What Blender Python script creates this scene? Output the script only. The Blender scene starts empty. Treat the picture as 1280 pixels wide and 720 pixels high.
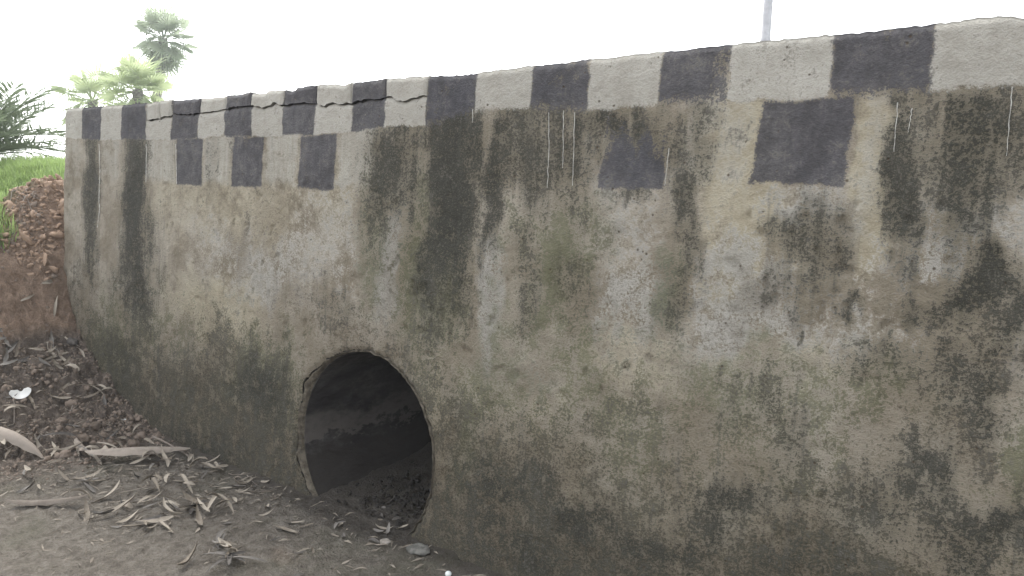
import bpy, bmesh, math, random
import numpy as np
from mathutils import Vector, Matrix, noise as mnoise

scene = bpy.context.scene
COL = scene.collection
R = math.radians

# ---------------------------------------------------------------- camera
cam_d = bpy.data.cameras.new('camera')
cam_d.sensor_width = 36.0
cam_d.lens = 927.92 / 1280 * 36
cam_d.clip_start = 0.05
cam_d.clip_end = 3000
cam = bpy.data.objects.new('camera', cam_d)
COL.objects.link(cam)
cr = Vector((0.79645390, 0.60361368, 0.03621738))
cu = Vector((-0.09738367, 0.06892307, 0.99285751))
cf = Vector((-0.59680616, 0.79429222, -0.11367616))
m = Matrix((cr, cu, -cf)).transposed().to_4x4()
m.translation = Vector((2.83825, -2.49952, 1.79268))
cam.matrix_world = m
scene.camera = cam

# ---------------------------------------------------------------- sky, sun, exposure
SUN_EL, SUN_AZ = 52, 300          # degrees; a bright haze-covered sun behind the wall
world = bpy.data.worlds.new('World')
scene.world = world
world.use_nodes = True
wn = world.node_tree
bg = wn.nodes['Background']
sky = wn.nodes.new('ShaderNodeTexSky')
sky.sky_type = 'NISHITA'
sky.sun_disc = False
sky.sun_elevation = R(SUN_EL)
sky.sun_rotation = R(SUN_AZ)
sky.air_density = 1.0
sky.dust_density = 1.5
sky.ozone_density = 1.0
hs = wn.nodes.new('ShaderNodeHueSaturation')
hs.inputs['Saturation'].default_value = 0.16
wn.links.new(sky.outputs[0], hs.inputs['Color'])
wn.links.new(hs.outputs[0], bg.inputs[0])
bg.inputs[1].default_value = 0.15
sun_d = bpy.data.lights.new('sun', 'SUN')
sun_d.energy = 1.0
sun_d.angle = R(25)
sun_d.color = (1.0, 0.97, 0.92)
sun = bpy.data.objects.new('sun', sun_d)
COL.objects.link(sun)
sd = Vector((math.sin(R(SUN_AZ)) * math.cos(R(SUN_EL)), math.cos(R(SUN_AZ)) * math.cos(R(SUN_EL)), math.sin(R(SUN_EL))))
sun.rotation_euler = sd.to_track_quat('Z', 'Y').to_euler()
vs = scene.view_settings
vs.view_transform = 'Standard'
vs.look = 'None'
vs.gamma = 1.0
vs.use_curve_mapping = False
vs.exposure = 1.97
HAZE = 0.0024
scene.cycles.adaptive_threshold = 0.02
scene.cycles.max_bounces = 6
scene.cycles.diffuse_bounces = 3
scene.cycles.transparent_max_bounces = 8
scene.cycles.volume_bounces = 1

# ---------------------------------------------------------------- helpers
rnd = random.Random(7)
rng = np.random.default_rng(11)

def _hash(ix, iy, s):
    h = (ix.astype(np.int64) * 374761393 + iy.astype(np.int64) * 668265263 + s * 974711) & 0x7fffffff
    h = ((h ^ (h >> 13)) * 1274126177) & 0x7fffffff
    h = h ^ (h >> 16)
    return (h & 0xffff) / 65535.0

def vnoise(x, y, s=0):
    ix = np.floor(x); iy = np.floor(y)
    fx = x - ix; fy = y - iy
    fx = fx * fx * (3 - 2 * fx); fy = fy * fy * (3 - 2 * fy)
    a = _hash(ix, iy, s); b = _hash(ix + 1, iy, s); c = _hash(ix, iy + 1, s); d = _hash(ix + 1, iy + 1, s)
    return (a * (1 - fx) + b * fx) * (1 - fy) + (c * (1 - fx) + d * fx) * fy

def fbm(x, y, s=0, o=4, lac=2.03, g=0.5):
    t = 0; a = 1; n = 0
    for i in range(o):
        t = t + a * vnoise(x, y, s + i * 17); n += a
        a *= g; x = x * lac + 3.1; y = y * lac + 1.7
    return t / n

def sstep(a, b, x):
    t = np.clip((x - a) / (b - a), 0, 1)
    return t * t * (3 - 2 * t)

def link(o, parent=None):
    COL.objects.link(o)
    if parent is not None:
        o.parent = parent
    return o

def new_mesh(name, verts, faces, mat, smooth=False):
    me = bpy.data.meshes.new(name)
    if isinstance(verts, np.ndarray):
        faces = np.asarray(faces, dtype=np.int32)
        k = faces.shape[1]
        me.vertices.add(len(verts)); me.vertices.foreach_set('co', verts.astype(np.float32).ravel())
        me.loops.add(faces.size); me.loops.foreach_set('vertex_index', faces.ravel())
        me.polygons.add(len(faces)); me.polygons.foreach_set('loop_start', np.arange(0, faces.size, k, dtype=np.int32))
        me.update(calc_edges=True)
    else:
        me.from_pydata(verts, [], faces)
        me.update()
    if mat is not None:
        me.materials.append(mat)
    if smooth:
        me.polygons.foreach_set('use_smooth', np.ones(len(me.polygons), dtype=bool))
    return me

def add_attr(me, name, vals):
    a = me.attributes.new(name, 'FLOAT', 'POINT')
    a.data.foreach_set('value', np.asarray(vals, dtype=np.float32))

def obj(name, me, parent=None):
    return link(bpy.data.objects.new(name, me), parent)

def empty(name, loc=(0, 0, 0)):
    o = bpy.data.objects.new(name, None)
    o.location = loc
    o.empty_display_size = 0.1
    return link(o)

def tag(o, label=None, cat=None, group=None, kind=None):
    if label: o['label'] = label
    if cat: o['category'] = cat
    if group: o['group'] = group
    if kind: o['kind'] = kind
    return o

class NT:
    """small node-tree helper"""
    def __init__(self, name):
        self.m = bpy.data.materials.new(name)
        self.m.use_nodes = True
        self.t = self.m.node_tree
        self.b = self.t.nodes['Principled BSDF']
        self.b.inputs['Specular IOR Level'].default_value = 0.25
        self.b.inputs['Roughness'].default_value = 0.9
    def n(self, typ, **kw):
        nd = self.t.nodes.new(typ)
        for k, v in kw.items(): setattr(nd, k, v)
        return nd
    def l(self, a, b): self.t.links.new(a, b)
    def val(self, sock, v):
        if hasattr(v, 'is_output'): self.l(v, sock)
        else: sock.default_value = v
    def coord(self, scale=(1, 1, 1), out='Object'):
        tc = self.n('ShaderNodeTexCoord'); mp = self.n('ShaderNodeMapping')
        mp.inputs['Scale'].default_value = scale
        self.l(tc.outputs[out], mp.inputs[0])
        return mp.outputs[0]
    def noise(self, scale, detail=4, rough=0.55, vec=None, dist=0.0):
        nd = self.n('ShaderNodeTexNoise')
        nd.inputs['Scale'].default_value = scale
        nd.inputs['Detail'].default_value = detail
        nd.inputs['Roughness'].default_value = rough
        nd.inputs['Distortion'].default_value = dist
        self.l(vec if vec is not None else self.coord(), nd.inputs['Vector'])
        return nd.outputs['Fac']
    def math(self, op, a, b=0.0, c=None, clamp=False):
        nd = self.n('ShaderNodeMath', operation=op, use_clamp=clamp)
        self.val(nd.inputs[0], a); self.val(nd.inputs[1], b)
        if c is not None: self.val(nd.inputs[2], c)
        return nd.outputs[0]
    def remap(self, x, a, b, c=0.0, d=1.0, smooth=True):
        nd = self.n('ShaderNodeMapRange', interpolation_type='SMOOTHSTEP' if smooth else 'LINEAR')
        self.val(nd.inputs['Value'], x)
        for k, v in (('From Min', a), ('From Max', b), ('To Min', c), ('To Max', d)):
            nd.inputs[k].default_value = v
        return nd.outputs[0]
    def mix(self, f, a, b, blend='MIX'):
        nd = self.n('ShaderNodeMix', data_type='RGBA', blend_type=blend)
        self.val(nd.inputs['Factor'], f)
        for s, v in ((nd.inputs['A'], a), (nd.inputs['B'], b)):
            if isinstance(v, tuple): s.default_value = (*v, 1.0)
            else: self.l(v, s)
        return nd.outputs['Result']
    def attr(self, name):
        return self.n('ShaderNodeAttribute', attribute_name=name).outputs['Fac']
    def bump(self, h, dist=0.01, strength=1.0):
        nd = self.n('ShaderNodeBump')
        nd.inputs['Distance'].default_value = dist
        nd.inputs['Strength'].default_value = strength
        self.l(h, nd.inputs['Height'])
        self.l(nd.outputs[0], self.b.inputs['Normal'])
    def color(self, c):
        if isinstance(c, tuple): self.b.inputs['Base Color'].default_value = (*c, 1)
        else: self.l(c, self.b.inputs['Base Color'])
    def rnd(self):
        return self.n('ShaderNodeObjectInfo').outputs['Random']

def simple_mat(name, c1, c2, scale=20, rough=0.9, bump=0.003, detail=5, lo=0.35, hi=0.65):
    k = NT(name)
    n = k.noise(scale, detail, 0.6)
    k.color(k.mix(k.remap(n, lo, hi), c1, c2))
    k.b.inputs['Roughness'].default_value = rough
    if bump: k.bump(k.noise(scale * 3, 4), bump)
    return k.m

# ---------------------------------------------------------------- materials
def wall_material():
    k = NT('weathered_plaster')
    c = k.coord()
    st = k.coord((42, 42, 1.5))                       # rain streaks: long in height
    st2 = k.coord((11, 11, 1.0))
    big = k.noise(3.0, 4, 0.6, c)
    mid = k.noise(15, 4, 0.66, c)
    fine = k.noise(88, 3, 0.75, c)
    vfine = k.noise(240, 2, 0.7, c)
    streak = k.noise(1.0, 3, 0.6, st)
    streak2 = k.noise(1.0, 3, 0.6, st2)
    def z(x, sd): return k.math('MULTIPLY', k.math('SUBTRACT', x, 0.5), 1.0 / sd)     # to about -1..1
    def sig(parts):
        out = None
        for x, sd, w in parts:
            t = k.math('MULTIPLY', z(x, sd), w)
            out = t if out is None else k.math('ADD', out, t)
        return out
    speck = sig([(fine, 0.16, 0.55), (vfine, 0.16, 0.30), (mid, 0.18, 0.30)])
    blot = sig([(mid, 0.17, 0.55), (big, 0.18, 0.35), (fine, 0.16, 0.25)])
    strk = sig([(streak, 0.16, 0.5), (streak2, 0.16, 0.4), (fine, 0.16, 0.25)])
    base = k.mix(k.remap(big, 0.32, 0.68), (0.25, 0.213, 0.164), (0.375, 0.340, 0.282))
    base = k.mix(k.remap(blot, -0.7, 0.7), k.mix(0.45, base, (0.13, 0.115, 0.08)), base)
    base = k.mix(k.remap(speck, -0.2, -1.0, 0, 0.75), base, (0.105, 0.095, 0.072))
    base = k.mix(k.remap(speck, 0.35, 1.0, 0, 0.5), base, (0.46, 0.45, 0.41))
    def lay(prev, col, a, s_, w, lo, hi, f=1.0):
        at = k.attr(a)
        v = k.math('ADD', at, k.math('MULTIPLY', s_, w))
        fac = k.remap(v, lo, hi, 0.0, f)
        gate = k.remap(at, 0.03, 0.22)
        return k.mix(k.math('MULTIPLY', fac, gate), prev, col), fac
    col = base
    creamc = k.mix(k.remap(blot, -0.6, 0.8), (0.305, 0.268, 0.192), (0.415, 0.378, 0.288))
    col, _ = lay(col, creamc, 'cream', blot, 0.35, 0.12, 0.70, 0.9)
    palec = k.mix(k.remap(speck, -0.6, 0.8), (0.22, 0.21, 0.185), (0.45, 0.435, 0.395))
    pb = k.math('ADD', k.math('MULTIPLY', speck, 0.6), k.math('MULTIPLY', blot, 0.6))
    col, _ = lay(col, palec, 'pale', pb, 0.75, 0.25, 0.70, 0.82)
    washc = k.mix(k.remap(strk, -0.7, 0.9), (0.32, 0.30, 0.255), (0.415, 0.40, 0.352))
    col, _ = lay(col, washc, 'wash', blot, 0.30, 0.25, 0.75, 0.85)
    col, _ = lay(col, (0.092, 0.071, 0.046), 'mud', pb, 0.60, 0.05, 0.85, 0.88)  # splash mud, with the low wall's light falloff painted in
    algc = k.mix(k.remap(blot, -0.6, 0.8), (0.058, 0.066, 0.033), (0.140, 0.138, 0.078))
    col, _ = lay(col, algc, 'algae', pb, 0.85, 0.15, 0.85, 0.80)
    sft = k.math('ADD', k.math('MULTIPLY', strk, 0.45), k.math('MULTIPLY', blot, 0.55))
    # dark mould stipple: soft stain below, speckled crust above; low down also painted light falloff
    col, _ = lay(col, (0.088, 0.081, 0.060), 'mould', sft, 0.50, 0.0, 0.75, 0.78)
    dk = k.math('ADD', k.math('MULTIPLY', speck, 0.85), k.math('ADD', k.math('MULTIPLY', strk, 0.16), k.math('MULTIPLY', blot, 0.25)))
    col, _ = lay(col, (0.034, 0.034, 0.028), 'mould', dk, 0.70, 0.30, 0.85, 0.92)
    # thin rain streaks everywhere
    col = k.mix(k.remap(strk, 0.35, 1.0, 0, 0.32), col, (0.105, 0.10, 0.085))
    # painted blocks
    whitec = k.mix(k.remap(k.math('ADD', k.math('MULTIPLY', blot, 0.8), k.math('MULTIPLY', strk, 0.2)), -0.8, 0.6), (0.325, 0.308, 0.268), (0.43, 0.414, 0.37))
    col, _ = lay(col, whitec, 'white_paint', speck, 0.24, 0.28, 0.52, 0.92)
    darkc = k.mix(k.remap(k.math('ADD', k.math('MULTIPLY', blot, 0.8), k.math('MULTIPLY', strk, 0.3)), -0.7, 0.8), (0.052, 0.051, 0.058), (0.100, 0.098, 0.108))
    col, pk = lay(col, darkc, 'dark_paint', speck, 0.36, 0.34, 0.62, 0.92)
    # grime over the paint
    col = k.mix(k.remap(pb, 0.12, 1.0, 0, 0.6), col, (0.16, 0.148, 0.122))
    # pits
    vo = k.n('ShaderNodeTexVoronoi'); vo.inputs['Scale'].default_value = 30
    k.l(c, vo.inputs['Vector'])
    pitmask = k.math('MULTIPLY', k.remap(vo.outputs['Distance'], 0.08, 0.2, 1, 0), k.remap(mid, 0.54, 0.60))
    col = k.mix(k.math('MULTIPLY', pitmask, 0.75), col, (0.085, 0.062, 0.042))
    k.color(col)
    h = k.math('ADD', k.math('MULTIPLY', fine, 0.8), k.math('MULTIPLY', vfine, 0.3))
    h = k.math('SUBTRACT', h, k.math('MULTIPLY', pitmask, 0.5))
    k.bump(h, 0.012, 0.9)
    k.b.inputs['Roughness'].default_value = 0.92
    k.b.inputs['Specular IOR Level'].default_value = 0.2
    return k.m

def ground_material():
    k = NT('soil')
    c = k.coord()
    big = k.noise(2.4, 5, 0.6, c); mid = k.noise(16, 6, 0.65, c); fine = k.noise(90, 5, 0.65, c)
    mud = k.mix(k.remap(mid, 0.3, 0.7), (0.125, 0.108, 0.087), (0.235, 0.212, 0.178))
    mud = k.mix(k.remap(big, 0.5, 0.72, 0, 0.5), mud, (0.125, 0.125, 0.085))
    red = k.mix(k.remap(mid, 0.32, 0.68), (0.205, 0.14, 0.098), (0.36, 0.26, 0.19))
    dark = k.mix(k.remap(mid, 0.35, 0.7), (0.092, 0.074, 0.059), (0.185, 0.150, 0.122))
    col = mud
    f = k.remap(k.math('ADD', k.attr('bank'), k.math('MULTIPLY', k.math('SUBTRACT', mid, 0.5), 0.8)), 0.25, 0.75)
    col = k.mix(f, col, dark)
    f = k.remap(k.math('ADD', k.attr('red'), k.math('MULTIPLY', k.math('SUBTRACT', big, 0.5), 1.0)), 0.25, 0.75)
    col = k.mix(f, col, red)
    f = k.remap(k.math('ADD', k.attr('damp'), k.math('MULTIPLY', k.math('SUBTRACT', mid, 0.5), 0.7)), 0.2, 0.9, 0, 0.75)
    col = k.mix(f, col, (0.036, 0.031, 0.025))
    f = k.remap(k.attr('turf'), 0.2, 0.8)
    col = k.mix(f, col, k.mix(mid, (0.06, 0.10, 0.03), (0.12, 0.17, 0.05)))
    col = k.mix(k.remap(fine, 0.35, 0.65, 0.35, 0), col, (0.05, 0.04, 0.033))
    k.color(col)
    k.bump(k.math('ADD', k.math('MULTIPLY', fine, 0.9), mid), 0.028, 1.0)
    return k.m

M_WALL = wall_material()
M_GROUND = ground_material()
M_CORE = simple_mat('rough_mortar', (0.12, 0.10, 0.08), (0.22, 0.20, 0.17), 25, bump=0.008)
M_ROAD = simple_mat('asphalt', (0.045, 0.045, 0.045), (0.07, 0.068, 0.065), 60)

def pipe_material():
    k = NT('pipe_concrete')
    c = k.coord((1, 0.5, 1))
    big = k.noise(6, 5, 0.6, c); mid = k.noise(30, 5, 0.65, c)
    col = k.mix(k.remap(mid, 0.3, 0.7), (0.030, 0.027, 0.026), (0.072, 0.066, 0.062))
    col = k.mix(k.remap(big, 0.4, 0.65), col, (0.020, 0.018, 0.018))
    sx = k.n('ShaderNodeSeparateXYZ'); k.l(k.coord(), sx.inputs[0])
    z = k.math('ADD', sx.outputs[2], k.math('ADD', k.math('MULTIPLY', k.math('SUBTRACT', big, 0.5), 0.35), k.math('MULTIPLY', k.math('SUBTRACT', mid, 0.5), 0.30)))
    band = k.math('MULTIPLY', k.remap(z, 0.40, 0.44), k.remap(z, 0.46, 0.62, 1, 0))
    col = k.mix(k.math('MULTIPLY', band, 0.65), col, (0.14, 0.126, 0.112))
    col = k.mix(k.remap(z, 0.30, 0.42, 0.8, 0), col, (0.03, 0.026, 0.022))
    k.color(col)
    k.bump(mid, 0.006)
    return k.m
M_PIPE = pipe_material()
M_MORTAR = simple_mat('sandy_mortar', (0.065, 0.055, 0.041), (0.145, 0.126, 0.096), 30, bump=0.008)
M_DRIP = simple_mat('dried_limewash', (0.42, 0.41, 0.38), (0.55, 0.54, 0.5), 40, bump=0)

def leaf_mat(name, c1, c2, rough=0.75, trans=0.0):
    k = NT(name)
    n = k.noise(30, 4)
    f = k.math('ADD', k.math('MULTIPLY', n, 0.6), k.math('MULTIPLY', k.rnd(), 0.5))
    k.color(k.mix(k.remap(f, 0.2, 0.85), c1, c2))
    k.b.inputs['Roughness'].default_value = rough
    if trans:
        tr = k.n('ShaderNodeBsdfTranslucent')
        tr.inputs[0].default_value = (*[min(1, x * 1.6) for x in c2], 1)
        mx = k.n('ShaderNodeMixShader'); mx.inputs[0].default_value = trans
        k.l(k.b.outputs[0], mx.inputs[1]); k.l(tr.outputs[0], mx.inputs[2])
        k.l(mx.outputs[0], k.t.nodes['Material Output'].inputs[0])
    return k.m
M_DRY = leaf_mat('dry_leaf', (0.13, 0.108, 0.082), (0.34, 0.30, 0.245))
M_DRYDARK = leaf_mat('dead_leaf_grey', (0.07, 0.062, 0.055), (0.20, 0.185, 0.165))
M_SHEATH = leaf_mat('dry_sheath', (0.12, 0.10, 0.082), (0.29, 0.25, 0.21))
M_GRASS = leaf_mat('grass_blade', (0.11, 0.17, 0.05), (0.23, 0.31, 0.115), 0.6, 0.35)
M_PALM = leaf_mat('palmyra_leaf', (0.18, 0.22, 0.16), (0.30, 0.34, 0.25), 0.55, 0.5)
M_PALMY = leaf_mat('palmyra_leaf_young', (0.21, 0.26, 0.13), (0.35, 0.40, 0.23), 0.55, 0.5)
M_DATE = leaf_mat('date_palm_leaf', (0.10, 0.13, 0.085), (0.21, 0.25, 0.165), 0.5, 0.25)
M_SHRUB = leaf_mat('shrub_leaf', (0.07, 0.11, 0.04), (0.14, 0.2, 0.07), 0.6, 0.3)
M_TRUNK = simple_mat('palm_trunk', (0.12, 0.11, 0.10), (0.25, 0.23, 0.21), 12, bump=0.02)
M_CLOD = leaf_mat('soil_clod', (0.092, 0.072, 0.056), (0.195, 0.155, 0.124), 0.95)
M_DEBRIS = leaf_mat('pipe_debris', (0.022, 0.019, 0.016), (0.075, 0.066, 0.056), 0.95)
M_CHIP = leaf_mat('heap_soil', (0.15, 0.10, 0.07), (0.32, 0.23, 0.165), 0.95)
M_STONE = simple_mat('grey_stone', (0.10, 0.098, 0.088), (0.19, 0.185, 0.165), 30)
M_PALESTONE = simple_mat('pale_brick_bit', (0.25, 0.225, 0.19), (0.36, 0.33, 0.29), 30)
M_WHITE = simple_mat('white_chip', (0.60, 0.60, 0.57), (0.75, 0.75, 0.72), 10, rough=0.6)
M_GLOSS = simple_mat('white_glaze', (0.70, 0.76, 0.75), (0.8, 0.82, 0.8), 30, rough=0.15, bump=0)
M_POLE = simple_mat('galvanised_pole', (0.40, 0.40, 0.42), (0.5, 0.5, 0.52), 8, rough=0.6, bump=0.002)

# ================================================================ THE HEADWALL
BAT = 0.04952677
SB, CB = math.sin(BAT), math.cos(BAT)
def W(u, v, w=0.0):
    """wall coordinates -> world. u along the wall, v up the face, w into the wall"""
    return np.stack([u + 0 * v, v * SB + w * CB, v * CB - w * SB], -1)

BLOBS = [('D',-3.11,1.70,0.119,0.572,0.75), ('D',-3.09,1.22,0.158,0.182,0.60), ('D',-2.46,1.66,0.149,0.588,0.95), ('D',-2.42,1.61,0.272,0.168,0.65),
 ('D',-2.37,1.16,0.226,0.337,0.80), ('D',-3.26,1.02,0.248,0.186,0.35), ('G',-2.43,0.87,0.519,0.227,0.60), ('G',-2.72,0.54,0.493,0.325,0.80),
 ('D',-2.59,0.44,0.540,0.292,0.60), ('D',-1.50,0.16,1.137,0.181,0.70), ('D',-2.23,0.22,0.667,0.225,0.60), ('G',-0.89,0.68,0.353,0.236,1.00),
 ('D',-0.89,0.61,0.377,0.212,0.75), ('D',-1.44,0.54,0.364,0.203,0.45), ('G',-1.52,0.36,0.560,0.206,0.50), ('M',-0.89,0.15,0.557,0.143,0.80),
 ('M',-1.64,0.76,0.671,0.233,0.50), ('C',-1.38,1.08,0.624,0.224,0.70), ('C',-1.25,1.75,1.126,0.265,0.55), ('P',-0.90,1.39,0.546,0.209,0.60),
 ('P',-0.27,1.57,0.388,0.337,0.40), ('M',-0.44,1.12,0.480,0.175,0.35), ('D',-0.18,1.19,0.253,0.105,0.35), ('M',-0.11,1.05,0.372,0.104,0.50),
 ('P',0.15,1.39,0.096,0.258,0.90), ('D',0.51,1.89,0.149,0.516,1.00), ('D',0.42,1.61,0.072,0.415,0.80), ('D',0.52,1.61,0.179,0.222,0.55),
 ('G',0.43,1.46,0.206,0.454,0.90), ('D',0.47,1.23,0.127,0.227,0.45), ('D',0.13,1.91,0.180,0.333,0.72), ('D',0.02,1.75,0.059,0.241,0.50),
 ('D',0.79,1.91,0.067,0.350,0.80), ('D',0.90,2.05,0.215,0.205,0.60), ('D',1.11,2.04,0.219,0.230,0.62), ('G',1.11,1.51,0.161,0.267,0.95),
 ('G',0.03,1.62,0.105,0.362,0.70), ('D',1.18,1.42,0.086,0.132,0.45), ('G',1.00,1.30,0.253,0.171,0.40), ('D',0.96,1.54,0.059,0.206,0.40),
 ('P',0.80,1.38,0.068,0.266,0.95), ('P',0.76,1.63,0.046,0.142,0.60), ('P',0.98,1.12,0.107,0.087,0.40), ('P',1.46,1.36,0.193,0.172,0.75),
 ('P',1.36,1.69,0.145,0.189,0.45), ('P',1.59,1.89,0.066,0.120,0.30), ('D',1.66,1.80,0.057,0.163,0.65), ('D',1.66,1.62,0.070,0.104,0.50),
 ('G',1.61,1.40,0.072,0.182,0.80), ('D',1.62,1.37,0.066,0.136,0.50), ('D',1.46,2.05,0.166,0.138,0.80), ('D',1.73,2.03,0.080,0.173,0.50),
 ('C',1.89,1.89,0.129,0.308,1.00), ('C',1.94,1.64,0.141,0.139,0.80), ('C',1.77,1.57,0.076,0.116,0.60), ('C',2.30,1.92,0.052,0.279,1.00),
 ('C',2.31,1.67,0.047,0.153,0.80), ('C',1.74,1.95,0.061,0.173,0.50), ('P',1.91,1.41,0.231,0.170,0.80), ('P',1.98,1.31,0.168,0.084,0.70),
 ('P',2.09,1.81,0.105,0.080,0.70), ('D',2.13,1.65,0.090,0.160,0.55), ('D',2.08,1.49,0.066,0.136,0.35), ('D',2.26,1.44,0.039,0.047,0.70),
 ('P',2.29,1.33,0.096,0.104,0.60), ('P',2.29,1.54,0.072,0.155,0.40), ('D',2.37,1.26,0.116,0.077,0.45), ('G',2.18,1.17,0.154,0.081,0.50),
 ('D',2.40,1.92,0.058,0.297,0.75), ('D',2.60,2.04,0.120,0.187,0.60), ('D',2.50,2.00,0.127,0.192,0.50), ('D',2.65,1.88,0.059,0.093,0.40),
 ('P',2.54,1.76,0.146,0.108,0.80), ('P',2.42,1.70,0.045,0.124,0.60), ('D',2.60,1.53,0.092,0.119,0.85), ('D',2.51,1.46,0.054,0.049,0.60),
 ('D',2.62,1.28,0.112,0.144,0.65), ('M',2.65,1.33,0.120,0.142,0.50), ('P',2.73,1.47,0.057,0.138,0.50), ('P',2.43,1.35,0.090,0.150,0.40),
 ('D',2.10,1.34,0.013,0.027,0.80), ('D',2.11,1.37,0.016,0.011,0.70), ('M',2.47,1.18,0.199,0.150,0.45), ('C',2.14,1.25,0.234,0.068,0.40),
 ('C',1.45,1.13,0.284,0.095,0.45), ('C',0.99,0.95,0.342,0.104,0.35), ('G',1.35,0.95,0.447,0.146,0.55), ('G',0.77,0.90,0.278,0.181,0.50),
 ('G',0.77,0.64,0.140,0.183,0.75), ('D',1.01,0.74,0.170,0.105,0.35), ('D',0.98,0.52,0.216,0.113,0.75), ('D',1.31,0.54,0.228,0.116,0.80),
 ('D',0.82,0.51,0.114,0.080,0.60), ('D',1.92,0.67,0.235,0.131,0.70), ('D',1.93,0.73,0.073,0.072,0.50), ('D',1.61,0.50,0.407,0.109,0.70),
 ('D',1.05,0.28,0.383,0.123,0.70), ('M',0.90,0.39,0.201,0.090,0.80), ('M',1.58,0.84,0.305,0.124,0.50), ('D',2.38,0.84,0.210,0.129,0.50),
 ('D',2.55,0.97,0.096,0.111,0.75), ('D',2.69,0.88,0.139,0.119,0.70), ('G',2.77,1.05,0.075,0.139,0.70), ('G',2.40,1.21,0.115,0.102,0.60),
 ('G',1.88,1.11,0.236,0.144,0.60), ('G',0.85,1.03,0.179,0.213,0.60), ('G',1.26,1.16,0.191,0.164,0.60), ('G',2.07,0.90,0.218,0.111,0.50),
 ('D',2.03,1.06,0.166,0.084,0.40), ('D',2.17,0.98,0.207,0.108,0.35), ('M',2.28,0.95,0.123,0.079,0.50), ('M',0.60,0.64,0.089,0.263,0.50),
 ('M',0.54,0.32,0.127,0.153,0.70), ('C',0.50,0.85,0.061,0.228,0.50), ('M',0.25,1.36,0.121,0.234,0.45), ('M',0.67,1.48,0.066,0.290,0.40),
 ('M',1.26,1.40,0.095,0.228,0.45), ('M',-0.92,1.71,0.155,0.185,0.35), ('M',-1.15,1.51,0.116,0.191,0.40), ('M',2.02,1.42,0.109,0.083,0.30),
 ('M',2.58,1.15,0.146,0.097,0.50), ('M',1.83,0.93,0.242,0.117,0.40), ('C',-0.29,1.78,0.323,0.252,0.50), ('C',-1.80,1.79,0.391,0.310,0.50)]
CRACK = [(-2.314, 2.281), (-1.978, 2.273), (-1.959, 2.299), (-1.649, 2.281), (-1.531, 2.285), (-1.364, 2.302), (-1.238, 2.311), (-1.091, 2.313), (-0.964, 2.298), (-0.865, 2.306), (-0.768, 2.297), (-0.631, 2.295), (-0.507, 2.293), (-0.36, 2.281), (-0.214, 2.286), (-0.081, 2.291), (0.03, 2.293), (0.093, 2.29), (0.172, 2.278), (0.258, 2.284), (0.331, 2.292)]
TOP = [(-3.588, 2.405), (-2.332, 2.39), (-1.985, 2.383), (-1.646, 2.38), (-1.37, 2.384), (-1.209, 2.380), (-1.10, 2.392), (-0.788, 2.380), (-0.514, 2.391), (-0.221, 2.382), (0.029, 2.387), (0.324, 2.378), (0.621, 2.374), (0.939, 2.377), (1.211, 2.384), (1.544, 2.382), (1.82, 2.381), (2.166, 2.386), (2.44, 2.388), (2.633, 2.388), (2.662, 2.378), (3.6, 2.385)]
ROW1 = [(-3.577, 2.18), (-2.979, 2.149), (-2.659, 2.147), (-2.328, 2.14), (-1.959, 2.127), (-1.63, 2.13), (-1.362, 2.138), (-1.078, 2.131), (-0.771, 2.128), (-0.495, 2.125), (-0.202, 2.13), (0.047, 2.151), (0.343, 2.145), (0.635, 2.2), (0.954, 2.202), (1.233, 2.18), (1.545, 2.186), (1.824, 2.183), (2.161, 2.176), (2.438, 2.185), (2.681, 2.188), (3.6, 2.18)]
E1 = [-3.62, -3.29, -2.99, -2.67, -2.32, -1.97, -1.65, -1.37, -1.08, -0.78, -0.50, -0.20, 0.04, 0.33, 0.63, 0.95, 1.23, 1.54, 1.81, 2.15, 2.44, 2.76, 3.06, 3.36, 3.66]
# second row: (u0, u1, v0, v1, tone)  tone k dark / w pale wash
ROW2 = [(-1.89, -1.58, 1.835, 2.14, 'k', 1.0), (-1.26, -0.95, 1.835, 2.14, 'k', 0.95), (-0.61, -0.30, 1.83, 2.13, 'k', 0.92),
        (1.31, 1.60, 1.865, 2.14, 'k', 0.98), (1.93, 2.24, 1.89, 2.18, 'k', 0.93), (0.33, 0.63, 2.0, 2.25, 'k', 0.62),
        (0.02, 0.33, 1.97, 2.15, 'k', 0.36), (0.95, 1.23, 2.03, 2.2, 'k', 0.3), (2.44, 2.76, 1.95, 2.19, 'k', 0.30), (2.33, 2.5, 1.8, 2.2, 'k', 0.34),
        (-3.62, -3.29, 1.84, 2.2, 'w', 0.5), (-2.99, -2.67, 1.85, 2.2, 'w', 0.55), (-2.32, -1.89, 1.85, 2.2, 'w', 0.75), (-1.58, -1.26, 1.84, 2.2, 'w', 0.75),
        (-0.95, -0.61, 1.84, 2.2, 'w', 0.7), (-0.30, 0.0, 1.84, 2.2, 'w', 0.7), (1.20, 1.30, 1.9, 2.2, 'w', 0.5), (1.62, 1.93, 1.86, 2.2, 'w', 0.45),
        (2.26, 2.36, 1.7, 2.2, 'w', 0.6)]
LAYN = {'D': 'mould', 'G': 'algae', 'P': 'pale', 'C': 'cream', 'M': 'mud'}
ca = np.array(CRACK); ta = np.array(TOP); ra = np.array(ROW1)

def top_v(u):
    chip = sstep(0.60, 0.78, vnoise(u * 7.0, u * 0 + 3.3, 5)) * 0.014 * (0.35 + 0.65 * sstep(0.55, 0.3, u) * sstep(-2.4, -2.2, u))
    return np.interp(u, ta[:, 0], ta[:, 1]) - chip - (vnoise(u * 60, u * 0 + 1.1, 9) - 0.5) * 0.006
def crack_v(u):
    return np.interp(u, ca[:, 0], ca[:, 1]) + (vnoise(u * 45, u * 0, 21) - 0.5) * 0.012 + (vnoise(u * 14, u * 0, 23) - 0.5) * 0.020

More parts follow.
